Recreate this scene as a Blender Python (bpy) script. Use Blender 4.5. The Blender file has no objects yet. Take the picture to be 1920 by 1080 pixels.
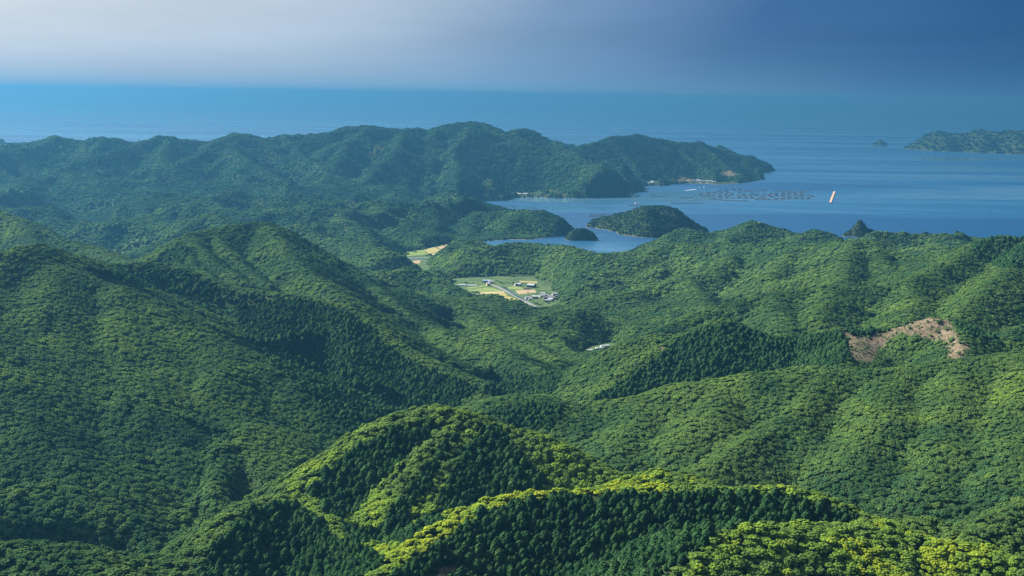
import bpy, math, random
import numpy as np

random.seed(7)
rng = np.random.default_rng(11)
scene = bpy.context.scene
COL = scene.collection

# ---------------------------------------------------------------- camera
CAM_H = 400.0
F = 2637.0                       # focal length in pixels of the 1920 px wide photograph (40 degrees)
PITCH = math.atan((540.0 - 178.0) / F)
ROLL = 0.0146
fw = np.array([0.0, math.cos(PITCH), -math.sin(PITCH)])
rt0 = np.array([1.0, 0.0, 0.0])
up0 = np.array([0.0, math.sin(PITCH), math.cos(PITCH)])
rt = rt0 * math.cos(ROLL) + up0 * math.sin(ROLL)
up = up0 * math.cos(ROLL) - rt0 * math.sin(ROLL)
cam_d = bpy.data.cameras.new('camera')
cam_d.sensor_width = 36.0
cam_d.lens = 36.0 * F / 1920.0
cam_d.clip_start = 1.0
cam_d.clip_end = 400000.0
cam = bpy.data.objects.new('camera', cam_d)
COL.objects.link(cam)
import mathutils
M3 = mathutils.Matrix((rt.tolist(), up.tolist(), (-fw).tolist())).transposed()
cam.matrix_world = mathutils.Matrix.Translation((0, 0, CAM_H)) @ M3.to_4x4()
scene.camera = cam

# ---------------------------------------------------------------- sky, sun, exposure
SUN_AZ, SUN_EL = math.radians(-60), math.radians(40)      # azimuth: degrees right of the view axis (+Y)
world = bpy.data.worlds.new('World'); scene.world = world
world.use_nodes = True
wn, wl = world.node_tree.nodes, world.node_tree.links
bg = wn['Background']
sky = wn.new('ShaderNodeTexSky')
sky.sky_type = 'NISHITA'; sky.sun_disc = False
sky.sun_elevation = SUN_EL; sky.sun_rotation = SUN_AZ
sky.altitude = 400; sky.air_density = 1.0; sky.dust_density = 0.6; sky.ozone_density = 2.5
tint_ = wn.new('ShaderNodeMix'); tint_.data_type = 'RGBA'; tint_.blend_type = 'MULTIPLY'; tint_.inputs[0].default_value = 1.0
tint_.inputs[7].default_value = (0.04, 0.12, 0.26, 1)        # clear marine air: deeper blue than the model's horizon
wl.new(sky.outputs[0], tint_.inputs[6])
# bright veil on the sun's side, spread beyond the frame as added fill light, fading out with the angle from the sun
sdv = (math.sin(SUN_AZ) * math.cos(SUN_EL), math.cos(SUN_AZ) * math.cos(SUN_EL), math.sin(SUN_EL))
wtc = wn.new('ShaderNodeTexCoord'); wdot = wn.new('ShaderNodeVectorMath'); wdot.operation = 'DOT_PRODUCT'
wl.new(wtc.outputs['Generated'], wdot.inputs[0]); wdot.inputs[1].default_value = sdv
def wmath(op, a, b=None):
    k = wn.new('ShaderNodeMath'); k.operation = op
    wl.new(a, k.inputs[0])
    if b is not None: k.inputs[1].default_value = b
    return k.outputs[0]
wmr = wn.new('ShaderNodeMapRange'); wmr.interpolation_type = 'SMOOTHSTEP'
wmr.inputs[1].default_value = -0.05; wmr.inputs[2].default_value = 0.22
wl.new(wdot.outputs['Value'], wmr.inputs[0]); w_bell = wmr.outputs[0]
veil = wn.new('ShaderNodeMix'); veil.data_type = 'RGBA'
wl.new(w_bell, veil.inputs[0]); wl.new(tint_.outputs[2], veil.inputs[6]); vr = wn.new('ShaderNodeValToRGB'); ve = vr.color_ramp.elements
while len(ve) < 6: ve.new(0.5)
for k_, (p_, c_) in enumerate([(0.07, (0.005, 0.080, 0.23)), (0.30, (0.055, 0.17, 0.40)), (0.40, (0.22, 0.37, 0.60)), (0.49, (0.58, 0.71, 0.86)), (0.62, (0.84, 0.92, 1.0)), (1.0, (1.7, 1.7, 1.7))]):
    ve[k_].position = p_; ve[k_].color = (*c_, 1)
wl.new(wdot.outputs['Value'], vr.inputs[0])
vsc = wn.new('ShaderNodeVectorMath'); vsc.operation = 'SCALE'; vsc.inputs[3].default_value = 3.4
wmp = wn.new('ShaderNodeMapping'); wmp.inputs['Scale'].default_value = (3.0, 3.0, 22.0); wl.new(wtc.outputs['Generated'], wmp.inputs[0])
wnz = wn.new('ShaderNodeTexNoise'); wnz.inputs['Scale'].default_value = 1.6; wnz.inputs['Detail'].default_value = 5; wnz.inputs['Roughness'].default_value = 0.55; wl.new(wmp.outputs[0], wnz.inputs['Vector'])
wnr = wn.new('ShaderNodeMapRange'); wnr.inputs[1].default_value = 0.3; wnr.inputs[2].default_value = 0.7; wnr.inputs[3].default_value = 0.90; wnr.inputs[4].default_value = 1.08; wl.new(wnz.outputs['Fac'], wnr.inputs[0])
vm = wn.new('ShaderNodeVectorMath'); vm.operation = 'SCALE'; wl.new(vr.outputs[0], vm.inputs[0]); wl.new(wnr.outputs[0], vm.inputs[3])
wl.new(vm.outputs[0], vsc.inputs[0]); wl.new(vsc.outputs[0], veil.inputs[7])
# the sea haze goes on a little above the horizon
wsep = wn.new('ShaderNodeSeparateXYZ'); wl.new(wtc.outputs['Generated'], wsep.inputs[0])
w_low = wmath('EXPONENT', wmath('MULTIPLY', wmath('ABSOLUTE', wsep.outputs[2]), -1.0 / 0.022))
low = wn.new('ShaderNodeMix'); low.data_type = 'RGBA'
lr = wn.new('ShaderNodeValToRGB'); le = lr.color_ramp.elements
while len(le) < 4: le.new(0.5)
for k_, (p_, c_) in enumerate([(0.0, (0.030, 0.16, 0.37)), (0.2, (0.10, 0.27, 0.54)), (0.42, (0.33, 0.56, 0.82)), (0.7, (0.40, 0.63, 0.90))]):
    le[k_].position = p_; le[k_].color = (*c_, 1)
wl.new(wdot.outputs['Value'], lr.inputs[0])
lsc = wn.new('ShaderNodeVectorMath'); lsc.operation = 'SCALE'; lsc.inputs[3].default_value = 3.2; wl.new(lr.outputs[0], lsc.inputs[0])
wl.new(w_low, low.inputs[0]); wl.new(veil.outputs[2], low.inputs[6]); wl.new(lsc.outputs[0], low.inputs[7])
wl.new(low.outputs[2], bg.inputs[0])
bg.inputs[1].default_value = 0.07
sun_d = bpy.data.lights.new('sun', 'SUN')
sun_d.energy = 5.0; sun_d.angle = math.radians(0.6); sun_d.color = (1.0, 0.95, 0.86)
sun = bpy.data.objects.new('sun', sun_d); COL.objects.link(sun)
sdir = mathutils.Vector((math.sin(SUN_AZ) * math.cos(SUN_EL), math.cos(SUN_AZ) * math.cos(SUN_EL), math.sin(SUN_EL)))
sun.rotation_euler = sdir.to_track_quat('Z', 'Y').to_euler()
sun.location = (0, 0, 2000)
vs = scene.view_settings
vs.view_transform = 'Standard'; vs.look = 'None'; vs.exposure = 1.82; vs.gamma = 1.0; vs.use_curve_mapping = False
cy = scene.cycles
cy.max_bounces = 4; cy.diffuse_bounces = 2; cy.glossy_bounces = 2; cy.transmission_bounces = 2
cy.volume_bounces = 0; cy.transparent_max_bounces = 4
cy.caustics_reflective = False; cy.caustics_refractive = False
cy.use_denoising = True

# ---------------------------------------------------------------- helpers: pixels of the photograph to places
def px(u, v, Y):
    d = fw + rt * ((u - 960.0) / F) - up * ((v - 540.0) / F)
    k = Y / d[1]
    return np.array([d[0] * k, Y, CAM_H + d[2] * k])
def gz(u, v, z=0.0):
    d = fw + rt * ((u - 960.0) / F) - up * ((v - 540.0) / F)
    k = (z - CAM_H) / d[2]
    return np.array([d[0] * k, d[1] * k, z])
def proj(P):
    q = P - np.array([0, 0, CAM_H])
    w = q @ fw
    return 960.0 + F * (q @ rt) / w, 540.0 - F * (q @ up) / w

# ---------------------------------------------------------------- noise
def hash2(i, j, s):
    n = (i.astype(np.int64) * 374761393 + j.astype(np.int64) * 668265263 + s * 974634777) & 0xffffffff
    n = ((n ^ (n >> 13)) * 1274126177) & 0xffffffff
    return ((n ^ (n >> 16)) & 0xffff) / 65535.0
def vnoise(x, y, s=0):
    i, j = np.floor(x), np.floor(y)
    a, b = x - i, y - j
    a = a * a * a * (a * (a * 6 - 15) + 10); b = b * b * b * (b * (b * 6 - 15) + 10)
    h00, h10 = hash2(i, j, s), hash2(i + 1, j, s)
    h01, h11 = hash2(i, j + 1, s), hash2(i + 1, j + 1, s)
    return (h00 * (1 - a) + h10 * a) * (1 - b) + (h01 * (1 - a) + h11 * a) * b * 1.0
def fbm(x, y, s=0, o=4):
    t, a, n = 0.0, 0.5, 0.0
    for k in range(o):
        t = t + a * (vnoise(x, y, s + k * 17) * 2 - 1); n += a
        x, y = x * 2.03 + 13.7, y * 2.03 - 7.1; a *= 0.5
    return t / n

# ---------------------------------------------------------------- terrain: ridges
TREE_H = 5.0
RIDGES = []      # (points Nx3, slope, crest radius, rib amplitude, rib wavelength, seed)
def ridge(pts, slope=0.55, r=14, amp=0.3, lam=150, sub=TREE_H, world_pts=False):
    P = np.array([p if world_pts else px(*p) for p in pts], float)
    if not world_pts:
        P[:, 2] -= sub
    RIDGES.append((P, slope * 1.25, r, amp, lam, len(RIDGES) * 7 + 3))
    return P

# far range behind the bay
crest = [(-700, 262), (-400, 268), (-200, 256), (-60, 280), (0, 268), (25, 271), (100, 252), (150, 259), (195, 255), (260, 268), (305, 253), (390, 263), (440, 245), (505, 257), (530, 250),
         (610, 247), (650, 235), (690, 233), (745, 237), (800, 241), (830, 232), (885, 224), (930, 238), (950, 246), (975, 238),
         (1010, 241), (1045, 242), (1085, 258), (1115, 266), (1145, 255), (1190, 249), (1230, 258), (1265, 264), (1310, 265),
         (1345, 277), (1380, 287), (1396, 293), (1410, 290), (1430, 302), (1443, 316)]
fy = lambda u: float(np.interp(u, [-700, 0, 500, 885, 1045, 1190, 1310, 1443], [4900, 5200, 5600, 6100, 6500, 6950, 7300, 8000]))
FAR = ridge([(u, v, fy(u)) for u, v in crest], 0.55, 12, 0.3, 260, 6)
# spurs of the far range running down towards the bay and the valley
r2 = random.Random(5)
for (u0, v0, L, ang, zend, wig) in [(-320, 262, 900, -12, 60, 14), (-150, 262, 900, -12, 50, 14), (-70, 275, 700, 14, 60, 14), (25, 266, 700, 10, 60, 14), (110, 252, 1000, -8, 70, 14), (150, 258, 600, 22, 60, 10), (195, 255, 800, 14, 50, 14), (300, 253, 1000, -20, 60, 14), (312, 254, 800, 10, 60, 14), (440, 245, 900, -16, 70, 14), (450, 246, 1000, 12, 60, 14), (530, 250, 800, 20, 50, 14),
                               (610, 247, 700, -6, 60, 14), (650, 235, 1100, -26, 70, 14), (690, 234, 900, 8, 60, 14), (760, 238, 1000, -10, 50, 14), (825, 233, 700, -22, 60, 14), (885, 224, 900, 4, 45, 14), (895, 226, 900, 34, 40, 14), (940, 243, 550, 8, 40, 10),
                               (975, 238, 750, -12, 30, 14), (1040, 242, 700, 2, 40, 14), (1060, 246, 700, 26, 30, 14), (1145, 255, 420, -6, 30, 10), (1190, 249, 520, -12, 30, 12), (1210, 252, 520, 18, 25, 12),
                               (1265, 264, 480, 0, 25, 10), (1310, 265, 520, 10, 20, 10), (1375, 286, 400, 6, 15, 8)]:
    p0 = px(u0, v0, fy(u0))
    pts = []
    n = 7
    x, y, a = p0[0], p0[1], math.radians(ang)
    for i in range(n):
        t = i / (n - 1)
        z = (p0[2] - 8) * (1 - t) ** 0.9 + zend * t + wig * math.sin(t * 9 + u0) * (1 - t) * (t > 0)
        pts.append((x, y, z))
        a += math.radians(r2.uniform(-16, 16))
        x += math.sin(a) * L / (n - 1); y -= math.cos(a) * L / (n - 1)
    ridge(pts, 0.58, 8, 0.3, 150, world_pts=True)
# foothills between the far range and the valley
ridge([(545, 375, 4700), (575, 362, 4650), (606, 353, 4600), (630, 362, 4550), (650, 372, 4500), (668, 388, 4450)], 0.5, 8, 0.22, 130, 5)
ridge([(606, 355, 4600), (596, 372, 4520), (585, 392, 4430)], 0.5, 6, 0.15, 100, 5)
ridge([(640, 368, 4900), (680, 372, 4750), (720, 372, 4700)], 0.45, 12, 0.2, 160, 5)
ridge([(180, 372, 4500), (200, 369, 4450), (235, 374, 4400), (260, 392, 4250), (262, 410, 4100)], 0.5, 8, 0.2, 140, 5)
ridge([(60, 395, 4400), (120, 405, 4300), (150, 420, 4200)], 0.45, 10, 0.2, 160, 5)
ridge([(140, 428, 3700), (200, 408, 3800), (260, 404, 3850), (300, 396, 3900), (340, 388, 3920), (395, 382, 3950), (430, 390, 3900), (470, 402, 3800)], 0.5, 8, 0.25, 130, 5)
ridge([(150, 448, 3350), (185, 440, 3400), (230, 434, 3450), (270, 428, 3500), (330, 415, 3580), (390, 400, 3650), (415, 410, 3600), (460, 425, 3500)], 0.5, 8, 0.22, 130, 5)
ridge([(235, 480, 3000), (290, 455, 3100), (340, 425, 3200), (392, 398, 3300), (425, 412, 3250)], 0.5, 8, 0.2, 120, 5)
# peninsula in the bay
ridge([(615, 425, 4150), (650, 400, 4200), (680, 377, 4250), (700, 378, 4250), (740, 384, 4230), (800, 396, 4200), (850, 397, 4180), (890, 395, 4150), (940, 396, 4130), (975, 392, 4120), (1012, 391, 4100), (1040, 402, 4080), (1060, 420, 4060)], 0.5, 14, 0.22, 130, 5)
ridge([(690, 380, 4240), (740, 405, 4080), (790, 425, 3960), (840, 440, 3880)], 0.45, 12, 0.2, 120, 5)
ridge([(890, 397, 4140), (880, 415, 4040), (885, 435, 3950)], 0.45, 12, 0.2, 120, 5)
ridge([(975, 394, 4110), (960, 410, 4030), (945, 430, 3960)], 0.45, 12, 0.2, 120, 5)
# low dark point by the far towns
ridge([(1010, 350, 6000), (1050, 343, 5980), (1090, 344, 5950), (1130, 350, 5930), (1160, 356, 5930)], 0.45, 16, 0.2, 150, 5)
ridge([(1330, 324, 7250), (1360, 318, 7250), (1385, 320, 7200), (1408, 324, 7180), (1425, 332, 7120)], 0.5, 12, 0.2, 120, 4)
# left edge, hazy ridge
ridge([(-400, 330, 2500), (-150, 355, 2520), (-40, 382, 2520), (0, 391, 2510), (50, 410, 2480), (110, 440, 2420), (160, 460, 2380), (215, 478, 2330), (262, 492, 2280)], 0.5, 10, 0.22, 120)
ridge([(40, 410, 2480), (60, 440, 2380), (90, 460, 2300)], 0.5, 8, 0.2, 100)
# pointed peak with bright spurs
ridge([(270, 492, 2030), (300, 472, 2070), (340, 447, 2110), (365, 431, 2140), (400, 424, 2180), (445, 418, 2210), (475, 412, 2230), (502, 412, 2230), (520, 420, 2230), (545, 440, 2230), (575, 462, 2230),
       (620, 482, 2220), (660, 500, 2210), (700, 530, 2160), (735, 560, 2080), (760, 590, 2010)], 0.55, 10, 0.2, 110)
ridge([(365, 434, 2135), (362, 446, 2100), (378, 462, 2050), (398, 482, 1990), (425, 500, 1950), (460, 522, 1900)], 0.55, 6, 0.15, 90, 6)
ridge([(395, 428, 2170), (412, 446, 2130), (440, 478, 2060), (470, 506, 2000), (500, 528, 1940)], 0.55, 6, 0.15, 90, 6)
ridge([(360, 446, 2100), (352, 470, 2020), (362, 488, 1960), (385, 505, 1910), (410, 522, 1860), (450, 534, 1820)], 0.55, 6, 0.15, 90, 6)
ridge([(502, 416, 2220), (540, 470, 2080), (590, 510, 1980), (640, 545, 1890)], 0.5, 8, 0.15, 90, 6)
# saddle ridge with the dark plantation
CON_RIDGE = ridge([(-300, 440, 1520), (-150, 462, 1520), (-40, 470, 1520), (0, 468, 1530), (40, 458, 1550), (75, 452, 1570), (100, 458, 1590), (125, 470, 1620), (150, 474, 1650), (180, 484, 1690), (210, 494, 1720), (240, 490, 1740), (275, 488, 1760),
       (320, 492, 1770), (350, 498, 1770), (385, 514, 1760), (420, 530, 1750), (455, 537, 1745), (500, 541, 1740), (540, 546, 1730), (600, 556, 1715), (650, 568, 1700), (690, 590, 1680), (720, 615, 1655),
       (760, 645, 1630), (800, 664, 1610), (860, 690, 1580), (905, 708, 1560)], 0.6, 8, 0.10, 120)
ridge([(655, 572, 1695), (640, 620, 1640), (655, 680, 1570), (680, 740, 1510), (690, 780, 1480)], 0.45, 12, 0.1, 90)
# big broad slope on the left
ridge([(95, 462, 1580), (125, 500, 1560), (160, 522, 1540), (205, 528, 1530), (222, 532, 1520), (260, 560, 1500), (300, 592, 1480), (330, 606, 1470), (390, 622, 1460), (430, 640, 1450), (480, 670, 1430), (530, 708, 1410), (580, 750, 1390), (620, 785, 1375), (645, 810, 1365)], 0.45, 10, 0.12, 130)
ridge([(-200, 500, 1480), (-100, 520, 1450), (-60, 600, 1350), (-20, 680, 1270), (40, 760, 1210), (110, 840, 1160), (170, 900, 1130)], 0.42, 26, 0.25, 100)
ridge([(100, 470, 1575), (90, 560, 1440), (110, 650, 1350), (150, 740, 1275), (210, 820, 1215)], 0.42, 24, 0.25, 100)
ridge([(222, 540, 1520), (210, 600, 1440), (225, 680, 1350), (270, 760, 1280), (320, 830, 1225)], 0.42, 22, 0.25, 100)
ridge([(395, 630, 1455), (400, 700, 1370), (430, 780, 1300), (455, 845, 1255)], 0.42, 22, 0.2, 100)
# spurs in the middle valley
ridge([(590, 480, 2650), (640, 498, 2650), (700, 503, 2660), (735, 502, 2690), (765, 494, 2720), (795, 502, 2720), (830, 522, 2680), (860, 547, 2620)], 0.5, 10, 0.22, 100)
ridge([(560, 415, 3300), (600, 438, 3250), (650, 450, 3200), (690, 466, 3150), (725, 488, 3080)], 0.5, 10, 0.22, 100)
ridge([(700, 540, 2300), (740, 552, 2290), (790, 553, 2290), (840, 558, 2280), (880, 572, 2250), (915, 586, 2210), (960, 600, 2160), (1000, 608, 2130), (1045, 628, 2070), (1075, 655, 2010)], 0.5, 10, 0.22, 100)
ridge([(975, 606, 2160), (1020, 588, 2190), (1060, 578, 2210), (1090, 576, 2210), (1125, 586, 2200), (1150, 596, 2180), (1175, 618, 2150)], 0.5, 10, 0.2, 100)
ridge([(735, 565, 2060), (770, 588, 2000), (815, 610, 1950), (860, 625, 1910), (910, 638, 1870), (955, 655, 1820), (1000, 680, 1760), (1030, 705, 1700)], 0.5, 10, 0.22, 100)
ridge([(900, 584, 2200), (930, 612, 2090), (960, 626, 2040), (1000, 640, 1990), (1040, 668, 1910)], 0.5, 8, 0.2, 100)
# hills on the right of the village up to the bay
ridge([(812, 504, 2960), (838, 488, 2980), (868, 476, 2990), (900, 464, 3000), (935, 459, 3010), (975, 462, 3010), (1010, 466, 3010), (1045, 474, 3000), (1080, 468, 3000), (1120, 473, 2990), (1150, 474, 2980), (1200, 470, 2970), (1260, 456, 2950), (1300, 456, 2920), (1340, 455, 2890), (1390, 455, 2850), (1440, 450, 2800), (1490, 454, 2740),
       (1540, 452, 2680), (1575, 447, 2640), (1602, 444, 2610), (1640, 456, 2570), (1680, 472, 2530), (1715, 481, 2500), (1750, 472, 2480), (1790, 464, 2450), (1820, 452, 2430), (1850, 441, 2410), (1880, 438, 2400), (1930, 446, 2400), (2050, 430, 2400), (2300, 430, 2400)], 0.5, 12, 0.25, 120)
ridge([(900, 466, 2995), (905, 484, 2930), (915, 505, 2880)], 0.5, 10, 0.2, 80)
ridge([(1040, 470, 3000), (1000, 490, 2930), (980, 510, 2880)], 0.5, 10, 0.2, 80)
ridge([(1255, 455, 2945), (1200, 480, 2900), (1130, 500, 2870), (1070, 514, 2850), (1040, 526, 2830)], 0.5, 10, 0.22, 100)
ridge([(1390, 458, 2845), (1340, 500, 2650), (1280, 520, 2590), (1210, 535, 2530), (1140, 552, 2480), (1085, 568, 2450)], 0.5, 10, 0.22, 100)
ridge([(1490, 456, 2735), (1470, 490, 2580), (1440, 515, 2470)], 0.5, 10, 0.22, 90)
ridge([(1602, 446, 2605), (1590, 482, 2430), (1580, 520, 2300), (1600, 540, 2220)], 0.5, 10, 0.22, 90)
ridge([(1640, 454, 2565), (1660, 490, 2430), (1680, 515, 2330)], 0.5, 10, 0.22, 90)
ridge([(1850, 443, 2405), (1800, 475, 2280), (1740, 505, 2180), (1690, 526, 2100), (1620, 530, 2090), (1560, 528, 2090), (1500, 535, 2080), (1440, 545, 2060), (1380, 560, 2030), (1300, 585, 1980), (1240, 612, 1920)], 0.5, 10, 0.22, 100)
ridge([(1560, 530, 2085), (1550, 560, 1990), (1530, 590, 1910)], 0.45, 10, 0.2, 80)
ridge([(1450, 545, 2060), (1460, 575, 1960), (1480, 600, 1890)], 0.45, 10, 0.2, 80)
ridge([(1290, 520, 2590), (1320, 555, 2400), (1330, 580, 2280)], 0.5, 10, 0.22, 90)
ridge([(1700, 525, 2100), (1720, 560, 1980), (1700, 585, 1900)], 0.45, 10, 0.2, 80)
ridge([(1930, 448, 2395), (1890, 500, 2150), (1840, 540, 2000), (1800, 575, 1900)], 0.5, 12, 0.22, 90)
ridge([(2100, 560, 1850), (1960, 600, 1780), (1900, 614, 1760), (1850, 625, 1740)], 0.45, 12, 0.22, 90)
# coast hills
ridge([(1240, 448, 3600), (1262, 433, 3620), (1285, 424, 3640), (1310, 430, 3650), (1345, 438, 3650), (1375, 424, 3660), (1410, 412, 3670), (1440, 418, 3670), (1475, 430, 3660), (1505, 436, 3650), (1528, 426, 3640), (1550, 432, 3640), (1568, 444, 3620), (1590, 454, 3600)], 0.5, 12, 0.22, 100, 5)
ridge([(1410, 410, 3665), (1395, 428, 3590), (1380, 442, 3530)], 0.45, 10, 0.2, 90, 5)
ridge([(1630, 440, 3500), (1665, 435, 3500), (1700, 436, 3500), (1735, 444, 3480), (1780, 445, 3450), (1825, 452, 3420), (1900, 462, 3400)], 0.45, 12, 0.22, 100, 5)
# right middle ridge with the clear-cut
ridge([(1040, 742, 1660), (1055, 715, 1665), (1090, 688, 1650), (1140, 655, 1640), (1185, 630, 1640), (1225, 622, 1640), (1265, 622, 1640), (1300, 612, 1638), (1335, 598, 1632), (1360, 592, 1630), (1385, 600, 1625), (1410, 614, 1618), (1440, 622, 1610), (1500, 624, 1605), (1540, 612, 1602), (1575, 606, 1600),
       (1610, 614, 1600), (1650, 612, 1600), (1690, 604, 1600), (1725, 594, 1600), (1750, 588, 1600), (1780, 592, 1600), (1820, 606, 1595), (1860, 622, 1580), (1910, 640, 1560), (2000, 650, 1550), (2200, 640, 1550)], 0.55, 8, 0.12, 90)
ridge([(1265, 626, 1635), (1220, 655, 1595), (1170, 690, 1560), (1120, 725, 1535), (1075, 752, 1520)], 0.5, 7, 0.1, 80)
ridge([(1600, 620, 1598), (1590, 650, 1540), (1570, 678, 1490)], 0.4, 10, 0.1, 80, 3)
ridge([(1790, 600, 1592), (1808, 630, 1535), (1803, 655, 1490), (1788, 680, 1440)], 0.45, 8, 0.1, 80, 3)
# big right slope
RIGHT_SLOPE = ridge([(885, 775, 1300), (920, 758, 1315), (950, 742, 1330), (985, 735, 1340), (1020, 740, 1340), (1060, 750, 1340), (1100, 755, 1340), (1150, 748, 1340), (1200, 738, 1342), (1250, 724, 1348), (1300, 714, 1352), (1360, 706, 1358), (1420, 694, 1362), (1480, 686, 1368), (1540, 686, 1370),
       (1600, 690, 1370), (1660, 690, 1370), (1720, 684, 1375), (1780, 674, 1380), (1840, 664, 1385), (1920, 655, 1390), (2050, 650, 1400), (2250, 640, 1420)], 0.42, 16, 0.18, 110)
ridge([(1540, 690, 1365), (1515, 735, 1310), (1480, 772, 1270), (1430, 800, 1240), (1380, 835, 1200), (1330, 868, 1165), (1290, 890, 1145)], 0.45, 8, 0.12, 80)
ridge([(1800, 676, 1375), (1790, 740, 1290), (1770, 810, 1220), (1740, 880, 1160)], 0.4, 18, 0.2, 90)
ridge([(1660, 694, 1365), (1650, 760, 1275), (1620, 830, 1205)], 0.4, 18, 0.2, 90)
ridge([(1360, 710, 1355), (1340, 760, 1290), (1290, 810, 1235)], 0.4, 16, 0.2, 90)
ridge([(1200, 742, 1338), (1190, 790, 1275), (1160, 830, 1225)], 0.4, 16, 0.2, 90)
ridge([(1920, 660, 1385), (1920, 740, 1280), (1900, 820, 1200), (1880, 880, 1150)], 0.4, 18, 0.2, 90)
# near ribbed hill
HILL = ridge([(330, 1095, 850), (365, 1045, 875), (400, 1000, 900), (440, 962, 925), (480, 938, 950), (520, 926, 968), (548, 920, 982), (575, 895, 998), (600, 872, 1010), (650, 832, 1030), (700, 798, 1045), (745, 774, 1055), (785, 762, 1060), (820, 759, 1062), (860, 764, 1062), (900, 777, 1060), (950, 792, 1056), (1000, 803, 1052), (1040, 820, 1047), (1085, 848, 1040), (1130, 872, 1030), (1170, 890, 1020)], 0.55, 8, 0.06, 60)
ridge([(858, 768, 1058), (835, 800, 1035), (800, 840, 1010), (765, 885, 990), (735, 925, 970), (700, 965, 955)], 0.5, 5, 0.05, 60, 5)
ridge([(880, 775, 1058), (868, 815, 1030), (838, 855, 1005), (812, 900, 985), (795, 940, 965), (775, 970, 950)], 0.5, 5, 0.05, 60, 5)
ridge([(920, 785, 1055), (940, 830, 1030), (950, 870, 1005), (950, 905, 985)], 0.45, 7, 0.05, 60, 5)
ridge([(552, 926, 978), (585, 935, 965), (605, 958, 945), (630, 990, 920), (660, 1010, 900), (700, 1022, 885), (730, 1035, 868)], 0.5, 7, 0.08, 60, 5)
# nearest bright crest with its plantation
CREST = ridge([(560, 1180, 740), (640, 1120, 765), (690, 1082, 785), (725, 1055, 800), (770, 1018, 825), (830, 975, 850), (885, 945, 868), (940, 924, 876), (1000, 916, 880), (1060, 914, 882), (1130, 913, 884), (1200, 908, 886), (1260, 905, 888), (1330, 908, 888), (1400, 906, 888), (1440, 905, 888), (1490, 910, 885), (1540, 918, 880), (1575, 932, 874),
       (1605, 948, 866), (1650, 966, 858), (1700, 985, 850), (1750, 1000, 843), (1810, 1017, 836), (1870, 1030, 830), (1930, 1042, 826), (2050, 1062, 820), (2250, 1080, 810)], 0.5, 6, 0.05, 60)
ridge([(1170, 906, 895), (1200, 892, 915), (1240, 880, 925), (1275, 886, 925), (1320, 900, 910), (1360, 908, 896)], 0.45, 8, 0.05, 60)
ridge([(1640, 965, 856), (1590, 976, 838), (1530, 974, 824), (1470, 978, 810), (1410, 982, 796), (1350, 998, 778), (1300, 1030, 755), (1250, 1075, 728)], 0.42, 12, 0.08, 60)
# bottom left hill, bottom right hills
ridge([(-300, 1030, 830), (-120, 1010, 840), (0, 1013, 840), (60, 1010, 840), (110, 1018, 835), (150, 1035, 828), (200, 1060, 815), (240, 1080, 800)], 0.5, 12, 0.15, 70)
ridge([(150, 1062, 850), (220, 1046, 865), (280, 1038, 875), (340, 1046, 870), (380, 1070, 855)], 0.5, 12, 0.15, 70)
ridge([(1660, 985, 930), (1700, 972, 950), (1740, 968, 960), (1780, 980, 950), (1810, 998, 930)], 0.45, 10, 0.1, 70)
ridge([(1810, 1004, 930), (1850, 978, 960), (1900, 950, 985), (1960, 930, 1000), (2150, 890, 1020)], 0.5, 12, 0.1, 70)

# coastline, traced on the water plane
COAST = np.array([gz(u, v)[:2] for u, v in [(2800, 475), (2300, 478), (1900, 474), (1700, 464), (1600, 458), (1480, 453), (1360, 453), (1262, 452), (1236, 458), (1215, 472), (1100, 482), (1000, 478), (940, 468), (893, 454),
        (930, 450), (1000, 449), (1050, 441), (1069, 433), (1062, 424), (1010, 409), (900, 398), (840, 392), (812, 387), (850, 380), (915, 376), (938, 371), (960, 369), (1010, 368.5), (1060, 371), (1110, 371), (1160, 364),
        (1178, 358), (1160, 351), (1130, 346.5), (1170, 346), (1200, 347.5), (1230, 347), (1240, 344.5), (1310, 343), (1345, 346), (1380, 343.5), (1400, 341), (1425, 337.5), (1432, 334), (1412, 329), (1432, 324), (1448, 318), (1444, 313), (1400, 303), (1200, 297), (1000, 296), (700, 298), (400, 298), (0, 296), (-800, 290)]]
        + [np.array([-9000.0, 8000.0]), np.array([-9000.0, -900.0]), np.array([9000.0, -900.0])])
def poly_sd(X, Y, P):
    """signed distance to a polygon, negative inside"""
    d = np.full(X.shape, 1e18); ins = np.zeros(X.shape, bool)
    n = len(P)
    for i in range(n):
        a, b = P[i], P[(i + 1) % n]
        e = b - a
        t = np.clip(((X - a[0]) * e[0] + (Y - a[1]) * e[1]) / (e @ e + 1e-9), 0, 1)
        d = np.minimum(d, (X - a[0] - t * e[0]) ** 2 + (Y - a[1] - t * e[1]) ** 2)
        if a[1] != b[1]:
            c = ((a[1] > Y) != (b[1] > Y)) & (X < (b[0] - a[0]) * (Y - a[1]) / (b[1] - a[1]) + a[0])
            ins ^= c
    return np.where(ins, -np.sqrt(d), np.sqrt(d))
def gpoly(pts, z):
    return np.array([gz(u, v, z)[:2] for u, v in pts])
FLATS = [(gpoly([(842, 522), (930, 518), (1008, 519), (1036, 536), (1046, 552), (1048, 572), (1030, 584), (1008, 592), (960, 582), (900, 566), (862, 556)], 8.0), 8.0),
         (gpoly([(735, 496), (742, 486), (756, 474), (790, 468), (830, 459), (897, 452.5), (880, 462), (845, 473), (812, 482), (800, 492), (812, 506), (830, 520), (815, 524), (790, 508), (760, 503)], 4.0), 4.0),
         (gpoly([(1090, 674), (1096, 655), (1110, 648), (1150, 640), (1156, 648), (1140, 664), (1125, 680)], 18.0), 18.0)]

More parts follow.
